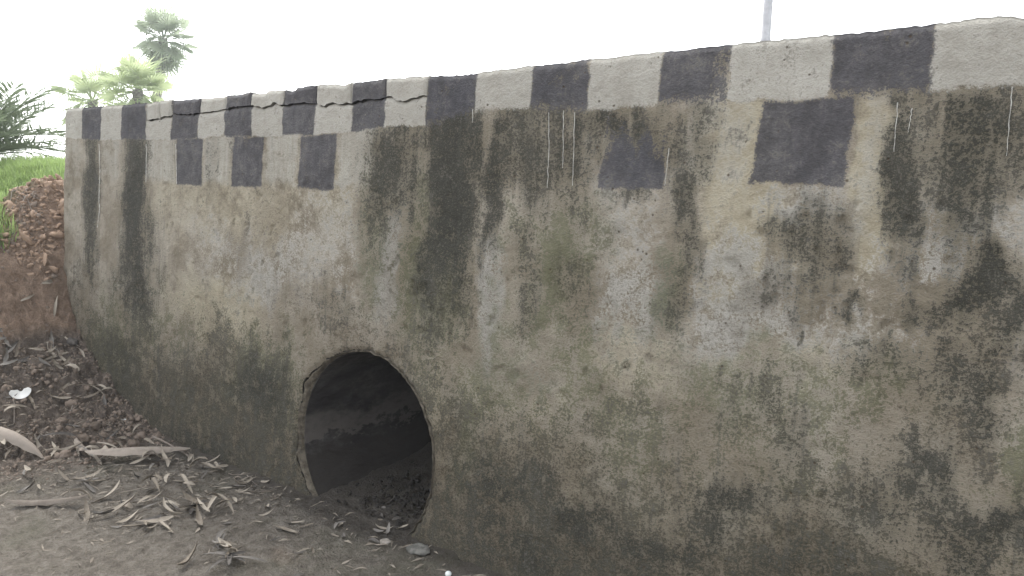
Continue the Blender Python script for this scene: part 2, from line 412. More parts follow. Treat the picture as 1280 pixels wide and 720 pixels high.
def wall_attrs(u, v):
    L = {n: np.zeros_like(u) for n in ('mould', 'algae', 'pale', 'cream', 'mud', 'white_paint', 'dark_paint', 'wash')}
    # wobble so that stains are not ovals
    wu = u + (fbm(u * 5, v * 4, 31) - 0.5) * 0.30 + (fbm(u * 20, v * 12, 32) - 0.5) * 0.12
    wv = v + (fbm(u * 6, v * 3, 33) - 0.5) * 0.40 + (fbm(u * 30, v * 10, 34) - 0.5) * 0.20
    for k, cu_, cv_, su, sv, s in BLOBS:
        sh = 0.5 if sv > 2.2 * su else 1.0
        d2 = (((u + (wu - u) * sh) - cu_) / (su * 1.05)) ** 2
        d2 = (d2 if sv <= 2.2 * su else d2 ** 1.6) + (np.abs((wv - cv_) / (sv * 1.05)) ** 2.4)
        L[LAYN[k]] = np.maximum(L[LAYN[k]], s * np.exp(-d2 * 0.75))
    # splash zone near the ground; darkens further to paint in the light falloff
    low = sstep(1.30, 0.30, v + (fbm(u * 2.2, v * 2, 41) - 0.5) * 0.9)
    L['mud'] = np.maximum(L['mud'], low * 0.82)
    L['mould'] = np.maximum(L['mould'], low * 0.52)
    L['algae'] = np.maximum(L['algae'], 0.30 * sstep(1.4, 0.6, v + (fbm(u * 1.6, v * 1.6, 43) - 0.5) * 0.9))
    # rain runs from the foot of the painted courses
    vb = 2.16
    n1 = fbm(u * 16, v * 0.5, 55, 3); n2 = vnoise(u * 60, v * 0.8, 56)
    ln = 0.15 + 0.85 * fbm(u * 7, v * 0 + 0.5, 57, 2)
    zone = (sstep(-0.15, 0.1, u) * sstep(1.32, 1.15, u)) + 0.7 * sstep(1.55, 1.62, u) * sstep(1.80, 1.68, u) + 0.95 * sstep(2.30, 2.42, u) + 0.35 * sstep(-2.5, -2.3, u) * sstep(-1.0, -1.4, u)
    run = sstep(0.40, 0.62, n1 + (n2 - 0.5) * 0.25) * sstep(vb - ln * 1.15, vb - ln * 0.25, v) * sstep(vb + 0.06, vb - 0.03, v)
    L['mould'] = np.maximum(L['mould'], run * np.clip(zone, 0, 1) * 0.78)
    beyond = sstep(2.8, 3.0, u)
    L['mould'] = np.maximum(L['mould'], beyond * fbm(u * 5, v * 1.5, 51) * 0.9)
    # painted courses
    def ramp(d): return np.clip(0.5 + d / 0.03, 0, 1)          # d metres inside the edge
    wob = (vnoise(u * 3, v * 20, 61) - 0.5) * 0.012
    wob2 = (vnoise(u * 24, v * 3, 62) - 0.5) * 0.014
    rb = np.interp(u, ra[:, 0], ra[:, 1]) + wob2
    for i in range(len(E1) - 1):
        d = np.minimum(np.minimum(u - E1[i] + wob, E1[i + 1] - u - wob), (v - rb) * (1.0 if i < 13 else (0.55 if i % 2 == 0 else 0.3)))
        n = 'white_paint' if i % 2 == 0 else 'dark_paint'
        fade = 1.0 - 0.30 * sstep(0.56, 0.72, fbm(u * 13, v * 13, 66)) - (0.0 if i < 13 else 0.12)
        L[n] = np.maximum(L[n], ramp(d) * fade)
    for u0, u1, v0, v1, tone, s in ROW2:
        lean = (v - v1) * 0.05
        d = np.minimum(np.minimum(u - u0 + wob - lean, u1 - u - wob + lean), np.minimum(v - v0 + wob2, v1 + 0.1 - v))
        if tone == 'k':
            if s < 0.7:
                r = np.clip(0.5 + d / 0.12, 0, 1)
                L['mould'] = np.maximum(L['mould'], r * s * 1.2)
            else:
                wear = 0.22 * sstep(0.55, 0.8, fbm(u * 14, v * 10, 71)) + (0.95 if s == 0.98 else 0.14) * np.clip((v - v0 - 0.06 + (fbm(u * 30, v * 8, 72, 2) - 0.5) * 0.14) / 0.26, 0, 1)
                L['dark_paint'] = np.maximum(L['dark_paint'], np.minimum(ramp(d), ramp(rb - v)) * s - wear * (1 if s < 0.99 else 0.4))
        else:
            L['wash'] = np.maximum(L['wash'], np.clip(0.5 + d / 0.10, 0, 1) * s)
    pk = np.maximum(L['white_paint'], 0)
    L['wash'] *= (1 - pk)
    return L

HR = 0.512                                                        # radius of the opening left in the plaster
def hole_r(th):
    """opening radius by angle; the left flank has lost its edge"""
    left = np.exp(-((np.abs(th) - 2.75) / 0.55) ** 2)
    return HR + left * 0.034 + (vnoise(th * 6 + 40, th * 0 + 2, 81) - 0.5) * 0.02 * (0.3 + left * 1.6) + (vnoise(th * 30 + 40, th * 0, 82) - 0.5) * 0.012

def relief(u, v):
    """trowel unevenness, eroded plaster and pits, metres out of the wall (negative w)"""
    r = (fbm(u * 2.2, v * 2.2, 91) - 0.5) * 0.030 + (fbm(u * 11, v * 11, 92) - 0.5) * 0.010 + (fbm(u * 50, v * 50, 93, 2) - 0.5) * 0.0035
    er = sstep(0.60, 0.66, fbm(u * 8, v * 6, 94, 5)) * sstep(2.0, 1.8, v)
    r = r - er * 0.005
    pit = sstep(0.80, 0.86, vnoise(u * 26, v * 18, 95)) * sstep(0.52, 0.62, fbm(u * 3, v * 3, 96)) * sstep(1.9, 1.8, v) * sstep(0.9, 1.1, v)
    return r - pit * 0.010

def slab(name, ulines, vlo, vhi, nv, thick, parent, hole=False, off=0.0, tilt=0.0):
    """plaster skin: dense front face, plain edges returning into the wall"""
    u = np.asarray(ulines, float); nu = len(u)
    t = np.linspace(0, 1, nv)
    lo = vlo(u); hi = vhi(u)
    V = lo[:, None] + (hi - lo)[:, None] * t[None]
    U = np.repeat(u[:, None], nv, 1)
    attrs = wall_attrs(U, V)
    w = -relief(U, V)
    # rounded arrises
    edge = np.minimum(np.minimum(U - u[0], u[-1] - U), hi[:, None] - V)
    w = w + 0.012 * (1 - sstep(0, 0.03, edge)) ** 2
    w = w + off + tilt * (V - lo[:, None])
    keep = None
    if hole:
        du = U; dv = V * CB - 0.5
        rr = np.hypot(du, dv); th = np.arctan2(dv, du)
        hr = hole_r(th)
        uc = (U[:-1, :-1] + U[1:, 1:]) / 2; vc = (V[:-1, :-1] + V[1:, 1:]) / 2 * CB - 0.5
        keep = np.hypot(uc, vc) > hole_r(np.arctan2(vc, uc))
        inner = rr < hr + 0.004
        sc = np.where(inner, hr / np.maximum(rr, 1e-6), 1)
        U = U * sc; V = (dv * sc + 0.5) / CB
        # edge of the opening rounds in
        d = np.hypot(U, V * CB - 0.5) - hr
        w = w + 0.012 * (1 - sstep(0, 0.03, d)) ** 2
    P = W(U, V, w)
    idx = np.arange(nu * nv).reshape(nu, nv)
    q = np.stack([idx[:-1, :-1], idx[1:, :-1], idx[1:, 1:], idx[:-1, 1:]], -1)
    fk = q.reshape(-1, 4) if keep is None else q[keep]
    verts = [P.reshape(-1, 3)]; faces = [fk]; n0 = nu * nv
    extra = {k: [a.ravel()] for k, a in attrs.items()}
    def ret(ids):                                                # return strip along a border
        nonlocal n0
        ids = np.asarray(ids)
        pu, pv = U.ravel()[ids], V.ravel()[ids]
        B = W(pu, pv, w.ravel()[ids] + thick)
        if name != 'plaster_face': B = W(pu, pv, np.full(len(ids), thick))
        verts.append(B)
        nb = np.arange(len(ids)) + n0
        faces.append(np.stack([ids[:-1], nb[:-1], nb[1:], ids[1:]], -1))
        for k in extra: extra[k].append(attrs[k].ravel()[ids])
        n0 += len(ids)
    ret(idx[:, -1]); ret(idx[0, ::-1]); ret(idx[-1, :]); ret(idx[::-1, 0])
    # the opening's own reveal
    me_v = np.concatenate(verts); me_f = np.concatenate(faces)
    me = new_mesh(name, me_v, me_f, M_WALL, True)
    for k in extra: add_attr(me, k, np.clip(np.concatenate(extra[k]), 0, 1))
    return obj(name, me, parent)

headwall = empty('culvert_headwall')
tag(headwall, 'long mould-stained concrete culvert headwall with faded black and white painted blocks along its top', 'headwall')
UL = np.arange(-3.60, 3.601, 0.0085)
def main_top(u):
    t = top_v(u)
    c = crack_v(u) - 0.001 - 0.007 * vnoise(u * 16, u * 0, 22)
    inside = (u > -2.318) & (u < 0.335)
    return np.where(inside, c, t)
# three runs of plaster: the cracked stretch stops at the crack, the others reach the top
uA = np.arange(-3.60, -2.3179, 0.0085); uA = np.append(uA, -2.318)
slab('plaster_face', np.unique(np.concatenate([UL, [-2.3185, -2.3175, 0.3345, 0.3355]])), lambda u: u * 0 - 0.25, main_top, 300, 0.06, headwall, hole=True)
# broken plaster pieces lying loose along the top
BR = [-2.317, -2.135, -1.968, -1.655, -1.365, -1.10, -0.775, -0.505, -0.215, 0.035, 0.334]
for i in range(len(BR) - 1):
    a, b = BR[i] + 0.0035, BR[i + 1] - 0.0035
    if i % 2 == 0 and i > 1: a -= 0.002
    rr_ = random.Random(i + 3)
    us = np.linspace(a, b, max(8, int((b - a) / 0.007)))
    lift = 0.0 if i not in (1,) else 0.004
    slab('broken_plaster', us, lambda u: crack_v(u) + 0.001, lambda u: top_v(u) + lift, 16, 0.05, headwall,
         off=rr_.uniform(-0.009, 0.002), tilt=rr_.uniform(-0.05, 0.03))

def box_w(name, u0, u1, v0, v1, w0, w1, mat, parent):
    c = [W(np.array(u), np.array(v), np.array(w)) for u in (u0, u1) for v in (v0, v1) for w in (w0, w1)]
    f = [(0, 1, 3, 2), (4, 6, 7, 5), (0, 4, 5, 1), (2, 3, 7, 6), (0, 2, 6, 4), (1, 5, 7, 3)]
    return [tuple(float(x) for x in p) for p in c], f

# masonry core with a round passage: a plate of radial quads around the hole
def core():
    vs_, fs = [], []
    for (u0, u1) in ((-3.55, -0.8), (0.8, 3.55)):
        c, f = box_w('', u0, u1, -0.25, 2.355, 0.045, 0.44, None, None)
        o = len(vs_); vs_ += c; fs += [tuple(i + o for i in q) for q in f]
    c, f = box_w('', -0.8, 0.8, 1.3, 2.355, 0.0449, 0.4401, None, None)
    o = len(vs_); vs_ += c; fs += [tuple(i + o for i in q) for q in f]
    # around the opening
    n = 64
    for w in (0.045, 0.44):
        o = len(vs_)
        for i in range(n):
            t = 2 * math.pi * i / n
            cx, sx = math.cos(t), math.sin(t)
            s = 0.8 / max(abs(cx), abs(sx))
            uo, vo = cx * s, 0.5 + sx * s
            uo = max(-0.8, min(0.8, uo)); vo = max(-0.25, min(1.3, vo))
            vs_ += [tuple(W(np.array(cx * 0.60), np.array((0.5 + sx * 0.60)), np.array(w)).tolist()), tuple(W(np.array(uo), np.array(vo), np.array(w)).tolist())]
        for i in range(n):
            j = (i + 1) % n
            fs.append((o + 2 * i, o + 2 * i + 1, o + 2 * j + 1, o + 2 * j))
    return new_mesh('wall_core', vs_, fs, M_CORE)
obj('wall_core', core(), headwall)
# dried limewash runs
DR = [(-2.315, 2.107, -2.300, 1.845), (1.041, 2.175, 1.056, 1.863), (1.113, 2.18, 1.125, 1.946), (1.17, 2.17, 1.179, 1.875), (2.654, 2.18, 2.658, 1.982),
      (-3.003, 2.12, -2.994, 1.50), (0.618, 2.21, 0.621, 2.15), (-1.907, 2.1, -1.901, 1.839), (2.358, 2.151, 2.363, 1.997), (2.40, 2.131, 2.396, 2.058), (1.60, 2.02, 1.592, 1.88)]
for i, (a, b, c_, d) in enumerate(DR):
    n = 14; rr_ = random.Random(i); vs_, fs = [], []
    for j in range(n):
        t = j / (n - 1); u = a + (c_ - a) * t + rr_.uniform(-1, 1) * 0.0015; v = b + (d - b) * t
        h = (0.0028 if a > 0 else 0.005) * (1 - 0.55 * t) * rr_.uniform(0.5, 1.1)
        w = -float(relief(np.array([u]), np.array([v]))[0])
        for du, dw in ((-h, 0.0015), (0, -0.0028), (h, 0.0015)):
            vs_.append(tuple(W(np.array(u + du), np.array(v), np.array(w + dw)).tolist()))
    for j in range(n - 1):
        for k in range(2):
            fs.append((3 * j + k, 3 * j + k + 1, 3 * j + k + 4, 3 * j + k + 3))
    obj('limewash_drip', new_mesh('limewash_drip', vs_, fs, M_DRIP, True), headwall)

# ---- the pipe through the wall
def ring_pipe():
    n, ys = 96, [0.0] + list(np.linspace(0.1, 6.5, 40))
    vs_, fs = [], []
    ri, ro = 0.497, 0.585
    for y in ys:
        for i in range(n):
            t = 2 * math.pi * i / n
            z = 0.5 + ri * math.sin(t)
            y0 = y if y > 0 else z * math.tan(BAT) + 0.03
            vs_.append((ri * math.cos(t), y0, z))
    for k in range(len(ys) - 1):
        for i in range(n):
            j = (i + 1) % n
            fs.append((k * n + i, k * n + j, (k + 1) * n + j, (k + 1) * n + i))
    o = len(vs_)
    for y in (0.0, 6.5):
        for i in range(n):
            t = 2 * math.pi * i / n
            z = 0.5 + ro * math.sin(t)
            vs_.append((ro * math.cos(t), z * math.tan(BAT) + 0.03 if y == 0 else y, z))
    for i in range(n):
        j = (i + 1) % n
        fs.append((i, o + i, o + j, j)); fs.append((o + i, o + n + i, o + n + j, o + j))
    return new_mesh('pipe', vs_, fs, M_PIPE, False)
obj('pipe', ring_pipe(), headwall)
# lumpy mortar packed between the pipe and the broken plaster
def mortar_ring():
    n, mseg = 260, 9
    th = np.linspace(0, 2 * np.pi, n, endpoint=False)
    vs_ = np.zeros((n, mseg, 3))
    thp = np.arctan2(np.sin(th), np.cos(th))
    hr = hole_r(thp)
    left = np.exp(-((np.abs(thp) - 2.75) / 0.6) ** 2)
    gap = 0.003 + 0.020 * left * vnoise(th * 9, th * 0, 88)
    for k in range(mseg):
        f = k / (mseg - 1)
        rad = 0.500 * (1 - f) + (hr - gap) * f
        bulge = 0.012 * math.sin(math.pi * f) + (fbm(th * 14, th * 0 + f * 4, 85) - 0.5) * (0.012 + 0.03 * left)
        wv = 0.024 * (1 - f) + f * (0.004 - relief(rad * np.cos(th), (0.5 + rad * np.sin(th)))) - bulge * 0.8
        if k == 0: wv = wv + 0.03
        if k == mseg - 1: wv = wv + 0.05
        vs_[:, k] = W(rad * np.cos(th), (0.5 + rad * np.sin(th)) / CB, wv)
    idx = np.arange(n * mseg).reshape(n, mseg); nx = np.roll(idx, -1, 0)
    q = np.stack([idx[:, :-1], idx[:, 1:], nx[:, 1:], nx[:, :-1]], -1).reshape(-1, 4)
    return new_mesh('mortar_collar', vs_.reshape(-1, 3), q, M_MORTAR, True)
obj('mortar_collar', mortar_ring(), headwall)

# ================================================================ GROUND
BX = [-400, -40, -8, -5, -4.5, -4.15, -3.85, -3.6, -3.42, -3.24, -2.9, -2.5, -2.1, -1.7, -0.5, 0.4, 0.9, 3.0, 3.8, 4.5, 6, 400]
BZ = [1.4, 1.45, 1.5, 1.5, 1.50, 1.45, 1.34, 1.15, 0.84, 0.60, 0.40, 0.24, 0.135, 0.115, 0.135, 0.15, 0.135, 0.12, 0.5, 1.2, 1.5, 1.4]
def height(x, y, rough=True):
    warp = (fbm(x * 1.3, y * 1.3, 101) - 0.5) * 0.5
    out = np.clip(-y, 0, 4)
    xs = x + warp * np.clip(out * 1.2, 0, 1) * 0.5 - 0.05 * out * (x < -1)
    b = np.interp(xs, BX, BZ)
    # up to the roadside shoulder behind the wall line
    sh = sstep(0.05, 1.0, y)
    inner = (x > -3.56) & (x < 3.56) & (y > 0.2)
    z = b + (1.92 - b) * sh
    z = np.where(inner, 1.92, z)
    z = np.where(y > 9, 1.92 - 0.5 * sstep(9, 12, y), z)
    # spoil heap against the wall end
    z = z + 0.40 * np.exp(-(((x + 4.02) / 0.30) ** 2 + ((y - 0.12) / 0.36) ** 2)) * ((y < 0.06) | (x < -3.5))
    fil = np.exp(-((y - 0.03) / 0.06) ** 2) * (np.abs(x) < 3.5) * (y < 0.06) * (0.25 + 0.75 * sstep(0.42, 0.6, np.abs(x)))
    z = z + fil * 0.05 * fbm(x * 6, y * 6, 118)
    if rough:
        bank = sstep(-1.6, -2.6, x) * sstep(-30, -9, x)
        z = z + (fbm(x * 2.5, y * 2.5, 111) - 0.5) * (0.03 + 0.10 * bank)
        c = fbm(x * 9, y * 9, 112, 5, 2.1, 0.6) - 0.5
        z = z + c * (0.034 + 0.085 * bank)
        z = z + (np.abs(fbm(x * 26, y * 26, 114, 3) - 0.5)) * (0.014 + 0.045 * bank) + (fbm(x * 60, y * 60, 115, 2) - 0.5) * (0.007 + 0.026 * bank) + 0.030 * bank * sstep(0.5, 0.75, vnoise(x * 30, y * 30, 116)) + 0.006 * sstep(0.62, 0.85, vnoise(x * 34, y * 34, 117))
    return z

def axis(lo, hi, step, far_lo, far_hi):
    c = np.arange(lo, hi + 1e-6, step)
    g = []; d = step
    x = c[0]
    while x > far_lo:
        d *= 1.25; x -= d; g.append(x)
    h = []; d = step; x = c[-1]
    while x < far_hi:
        d *= 1.25; x += d; h.append(x)
    return np.concatenate([g[::-1], c, h])
gx = axis(-5.2, 1.6, 0.013, -600, 600)
gy = axis(-2.0, 0.055, 0.013, -600, 600)
GX, GY = np.meshgrid(gx, gy, indexing='ij')
GZ = height(GX, GY)
gi = np.arange(GX.size).reshape(GX.shape)
q = np.stack([gi[:-1, :-1], gi[1:, :-1], gi[1:, 1:], gi[:-1, 1:]], -1)
xc = (GX[:-1, :-1] + GX[1:, 1:]) / 2; yc = (GY[:-1, :-1] + GY[1:, 1:]) / 2
keep = ~((xc > -3.56) & (xc < 3.56) & (yc > 0.053) & (yc < 0.34))
gme = new_mesh('ground', np.stack([GX, GY, GZ], -1).reshape(-1, 3), q[keep], M_GROUND, True)
bank_a = sstep(-1.3, -2.4, GX)
red_a = sstep(0.50, 0.85, GZ) * sstep(-2.4, -3.0, GX) + 0.35 * np.exp(-(((GX - 0.05) / 0.22) ** 2 + ((GY + 0.5) / 0.12) ** 2))
damp_a = 0.85 * np.exp(-((GY - 0.05) / 0.16) ** 2) * sstep(-2.8, -1.5, GX) + 0.9 * np.exp(-(((GX - 0.05) / 0.5) ** 2 + ((GY - 0.1) / 0.28) ** 2)) + 0.45 * np.exp(-((GX + 3.45) / 0.2) ** 2 - (GY / 0.18) ** 2)
turf_a = sstep(-4.0, -4.5, GX + (fbm(GX * 2, GY * 2, 121) - 0.5) * 0.6 - 0.5 * sstep(-0.25, -0.9, GY) * -1) * sstep(-0.6, -0.1, GY) + sstep(0.4, 0.8, GY)
add_attr(gme, 'bank', bank_a.ravel()); add_attr(gme, 'red', np.clip(red_a, 0, 1).ravel())
add_attr(gme, 'damp', np.clip(damp_a, 0, 1).ravel()); add_attr(gme, 'turf', np.clip(turf_a, 0, 1).ravel())
tag(obj('ground', gme), 'brown soil bank and grey mud floor before the culvert', kind='structure')

# silt inside the pipe
sx_ = np.linspace(-0.60, 0.60, 70); sy_ = np.linspace(0.035, 6.4, 160) ** 1.0
sy_ = 0.035 + (np.linspace(0, 1, 160) ** 1.8) * 6.3
SX, SY = np.meshgrid(sx_, sy_, indexing='ij')
SZ = height(SX, np.full_like(SY, 0.03)) * 1.0 + 0.0 * SY
SZ = 0.145 + (SZ - 0.145) * sstep(0.6, 0.0, SY) + 0.10 * sstep(0.2, 1.6, SY) + 0.9 * sstep(2.5, 6.3, SY)
SZ = SZ + (fbm(SX * 8, SY * 8, 131) - 0.5) * 0.05 * sstep(0, 0.25, SY) + np.abs(fbm(SX * 25, SY * 25, 132) - 0.5) * 0.03 - 0.004 * sstep(0.2, 0.0, SY)
# keep the bed within the pipe
half = np.sqrt(np.clip(0.52 ** 2 - (SZ - 0.5) ** 2, 0.02, 1))
SXX = SX / 0.60 * half
si = np.arange(SX.size).reshape(SX.shape)
q = np.stack([si[:-1, :-1], si[1:, :-1], si[1:, 1:], si[:-1, 1:]], -1).reshape(-1, 4)
sme = new_mesh('silt', np.stack([SXX, SY, SZ], -1).reshape(-1, 3), q, M_GROUND, True)
add_attr(sme, 'bank', np.zeros(SX.size)); add_attr(sme, 'red', np.zeros(SX.size)); add_attr(sme, 'damp', np.full(SX.size, 0.75)); add_attr(sme, 'turf', np.zeros(SX.size))
tag(obj('silt', sme), 'dark damp silt lying in the bottom of the pipe', kind='structure')

# road on the embankment
rv = [(-400, 1.3, 1.945), (400, 1.3, 1.945), (400, 7.2, 1.945), (-400, 7.2, 1.945), (-400, 1.3, 1.85), (400, 1.3, 1.85), (400, 7.2, 1.85), (-400, 7.2, 1.85)]
ro_ = obj('road', new_mesh('road', rv, [(0, 1, 2, 3), (0, 4, 5, 1), (3, 2, 6, 7)], M_ROAD))
tag(ro_, 'asphalt road on the embankment behind the headwall', kind='structure')

def gz(x, y):
    return float(height(np.array([x]), np.array([y]))[0])
def gnormal(x, y, e=0.03):
    h = height(np.array([x + e, x - e, x, x]), np.array([y, y, y + e, y - e]), False)
    return Vector((-(h[0] - h[1]) / (2 * e), -(h[2] - h[3]) / (2 * e), 1)).normalized()

#@RESTSTART@
CAMP = Vector((2.83825, -2.49952, 1.79268))

# ================================================================ SOIL CLODS, STONES
def ico(sub):
    bm = bmesh.new(); bmesh.ops.create_icosphere(bm, subdivisions=sub, radius=1.0)
    v = np.array([x.co[:] for x in bm.verts]); f = np.array([[a.index for a in p.verts] for p in bm.faces]); bm.free()
    return v, f
ICO1 = ico(1); ICO2 = ico(2); ICO3 = ico(3)
def lump(seed, amp=0.35, freq=1.4, base=ICO2):
    v = base[0].copy()
    for i in range(len(v)):
        p = Vector(v[i]) * freq + Vector((seed * 3.1, seed * 1.7, 0))
        v[i] *= 1 + amp * (mnoise.noise(p) + 0.5 * mnoise.noise(p * 2.3) + 0.3 * mnoise.noise(p * 5))
    return v
def rot_rand(r):
    return np.array(Matrix.Rotation(r.uniform(0, 6.28), 3, 'Z') @ Matrix.Rotation(r.uniform(-1.2, 1.2), 3, 'X') @ Matrix.Rotation(r.uniform(-1.2, 1.2), 3, 'Y'))

def angular(seed):
    r_ = np.random.default_rng(seed); v = lump(seed, 0.35, 1.6, ICO2)
    return v * r_.uniform(0.80, 1.15, (len(v), 1)) * r_.uniform(0.8, 1.2, (1, 3))
SMALL = [angular(s) for s in range(16)]
def scatter_lumps(name, pts, mat, label, cat):
    vs_, fs = [], []; o = 0
    for (x, y, z, s, e, fl) in pts:
        v = SMALL[rnd.randrange(16)] * np.array([s * e, s, s * fl]) @ rot_rand(rnd).T
        vs_.append(v + np.array([x, y, z])); fs.append(ICO2[1] + o); o += len(v)
    me = new_mesh(name, np.concatenate(vs_), np.concatenate(fs), mat, False)
    return tag(obj(name, me), label, cat, kind='stuff')
pts = []
XS = rng.uniform(-4.0, -1.7, 9000); YS = -np.abs(rng.normal(0, 0.55, 9000)) + 0.02
dens = fbm(XS * 3, YS * 3, 201)
ZS = height(XS, YS)
for x, y, z, d in zip(XS, YS, ZS, dens):
    bare = (z > 0.62 and x > -3.7)                       # the smooth red face has few clods
    pr = (0.05 if bare else 0.50) * (1.6 * d) * (1 if x < -2.0 else max(0.0, (-1.7 - x) / 0.3))
    if rnd.random() < pr:
        s = min(0.026, 0.0040 * math.exp(rnd.gauss(0.3, 0.6)))
        pts.append((x, y, z - s * 0.05, s, rnd.uniform(1.0, 1.5), rnd.uniform(0.6, 1.0)))
scatter_lumps('soil_crumbs', pts, M_CLOD, 'loose brown soil crumbs covering the bank beside the wall', 'soil')
pts = []
for i in range(1500):                                    # chunky chips on the spoil heap
    a = rnd.uniform(0, 6.28); r_ = math.sqrt(rnd.random())
    x = -3.93 + 0.45 * r_ * math.cos(a); y = 0.05 + 0.42 * r_ * math.sin(a)
    if x > -3.63 and y > -0.02: continue
    s = min(0.034, 0.0065 * math.exp(rnd.gauss(0.2, 0.6)))
    pts.append((x, y, gz(x, y) + s * 0.3, s, rnd.uniform(1.0, 2.2), rnd.uniform(0.4, 0.9)))
scatter_lumps('heap_chips', pts, M_CHIP, 'reddish brown soil chips topping the spoil heap at the wall end', 'soil')

pts = []
for i in range(420):
    x = rnd.gauss(0.16, 0.2); y = 0.04 + abs(rnd.gauss(0, 0.38))
    if abs(x) > 0.34: continue
    s = rnd.uniform(0.004, 0.014)
    pts.append((x, y, 0.15 + 0.10 * float(sstep(0.2, 1.6, np.array(y))) + 0.006, s, rnd.uniform(1, 1.8), rnd.uniform(0.5, 0.9)))
scatter_lumps('pipe_debris', pts, M_DEBRIS, 'dark lumpy debris on the silt just inside the pipe', 'debris')
def stone(name, seed, loc, dims, mat, label, cat, group=None, amp=0.25, rz=0.0, cut=None):
    v = lump(seed, amp, 1.1, ICO3)
    v = v * (1 + 0.10 * np.random.default_rng(seed).uniform(-1, 1, (len(v), 1)) * (amp > 0.1))
    if cut: v[:, 2] = np.clip(v[:, 2], -cut, cut)
    v = v * np.array(dims)
    o = obj(name, new_mesh(name, v, ICO3[1], mat, False))
    o.location = (loc[0], loc[1], gz(loc[0], loc[1]) + dims[2] * 0.45)
    o.rotation_euler = (rnd.uniform(-0.15, 0.15), rnd.uniform(-0.15, 0.15), rz)
    return tag(o, label, cat, group)
stone('flat_stone', 3, (0.52, -0.075), (0.055, 0.040, 0.022), M_STONE, 'flat grey stone lying at the foot of the wall right of the pipe', 'stone', cut=0.6, rz=0.4)
stone('brick_fragment', 8, (0.344, -0.115), (0.030, 0.022, 0.013), M_PALESTONE, 'small pale brick fragment among leaves at the pipe mouth', 'brick', cut=0.55, rz=0.8)
stone('white_pebble', 5, (0.757, -0.125), (0.0155, 0.0145, 0.013), M_GLOSS, 'tiny shiny white round pebble on the mud at the bottom edge', 'pebble', amp=0.06)
stone('soil_clod', 9, (-3.20, -0.045), (0.050, 0.034, 0.030), M_DRYDARK, 'dark clod wedged against the wall halfway up the bank', 'clod')
CL = ['near the root end of the dry stalk', 'touching the wall foot above the dry stalk', 'halfway between the small chip and the litter', 'on the lower bank right of the half-moon shard', 'on the mid bank above the litter', 'behind the narrow sheath',
      'between the long sheath and the wall', 'beside the pale leaf clump near the wall', 'just left of the half-moon shard', 'between the two large sheaths']
for i, (x, y, s) in enumerate([(-1.92, -0.21, .035), (-2.02, -0.12, .030), (-2.25, -0.30, .036), (-2.42, -0.45, .034), (-2.62, -0.30, .034), (-2.14, -0.42, .034),
                              (-1.70, -0.22, .032), (-3.02, -0.12, .034), (-2.85, -0.62, .034), (-1.98, -0.60, .03)]):
    stone('soil_clod', 20 + i, (x, y), (s * 1.2, s, s * .8), M_CLOD, 'larger brown soil clod ' + CL[i], 'clod', 'larger soil clods on the lower bank', rz=i * 1.3, amp=0.4)

# pale half-moon chip on the bank
def chip_mesh(seed, rx, ry, th, notch):
    r_ = random.Random(seed)
    ring = [(rx * math.cos(math.pi + math.pi * i / 16) * (1 + r_.uniform(-0.03, 0.03)), ry * math.sin(math.pi + math.pi * i / 16)) for i in range(17)]
    ring += [(rx * (0.8 - 0.2 * i), ry * (0.28 + r_.uniform(-0.05, 0.05) - (notch if i in (3, 4) else 0))) for i in range(9)]
    n = len(ring)
    vs_ = [(x, y, th + 0.25 * (x * x + y * y) / rx) for x, y in ring] + [(x, y, 0.25 * (x * x + y * y) / rx) for x, y in ring]
    vs_ += [(0, -0.25 * ry, th), (0, -0.25 * ry, 0)]
    fs = [(i, (i + 1) % n, 2 * n) for i in range(n)] + [((i + 1) % n + n, i + n, 2 * n + 1) for i in range(n)] + [(i, i + n, (i + 1) % n + n, (i + 1) % n) for i in range(n)]
    return new_mesh('pale_shard', vs_, fs, M_WHITE, False)
def facing(loc, lift, mesh_, name, rz):
    o = obj(name, mesh_)
    p = Vector((loc[0], loc[1], gz(loc[0], loc[1])))
    nrm = (gnormal(loc[0], loc[1]) * 0.5 + (CAMP - p).normalized() * 0.9).normalized()
    o.rotation_euler = (nrm.to_track_quat('Z', 'Y').to_matrix() @ Matrix.Rotation(rz, 3, 'Z')).to_euler()
    o.location = p + nrm * lift
    return o
tag(facing((-2.79, -0.555), 0.055, chip_mesh(2, 0.062, 0.056, 0.007, 0.22), 'pale_shard', 0.1), 'white half-moon shard lying on the soil bank at the left', 'shard')
tag(facing((-2.335, -0.085), 0.016, chip_mesh(6, 0.030, 0.034, 0.005, 0.15), 'pale_shard', 0.9), 'small pale chip near the wall at the foot of the bank', 'shard')

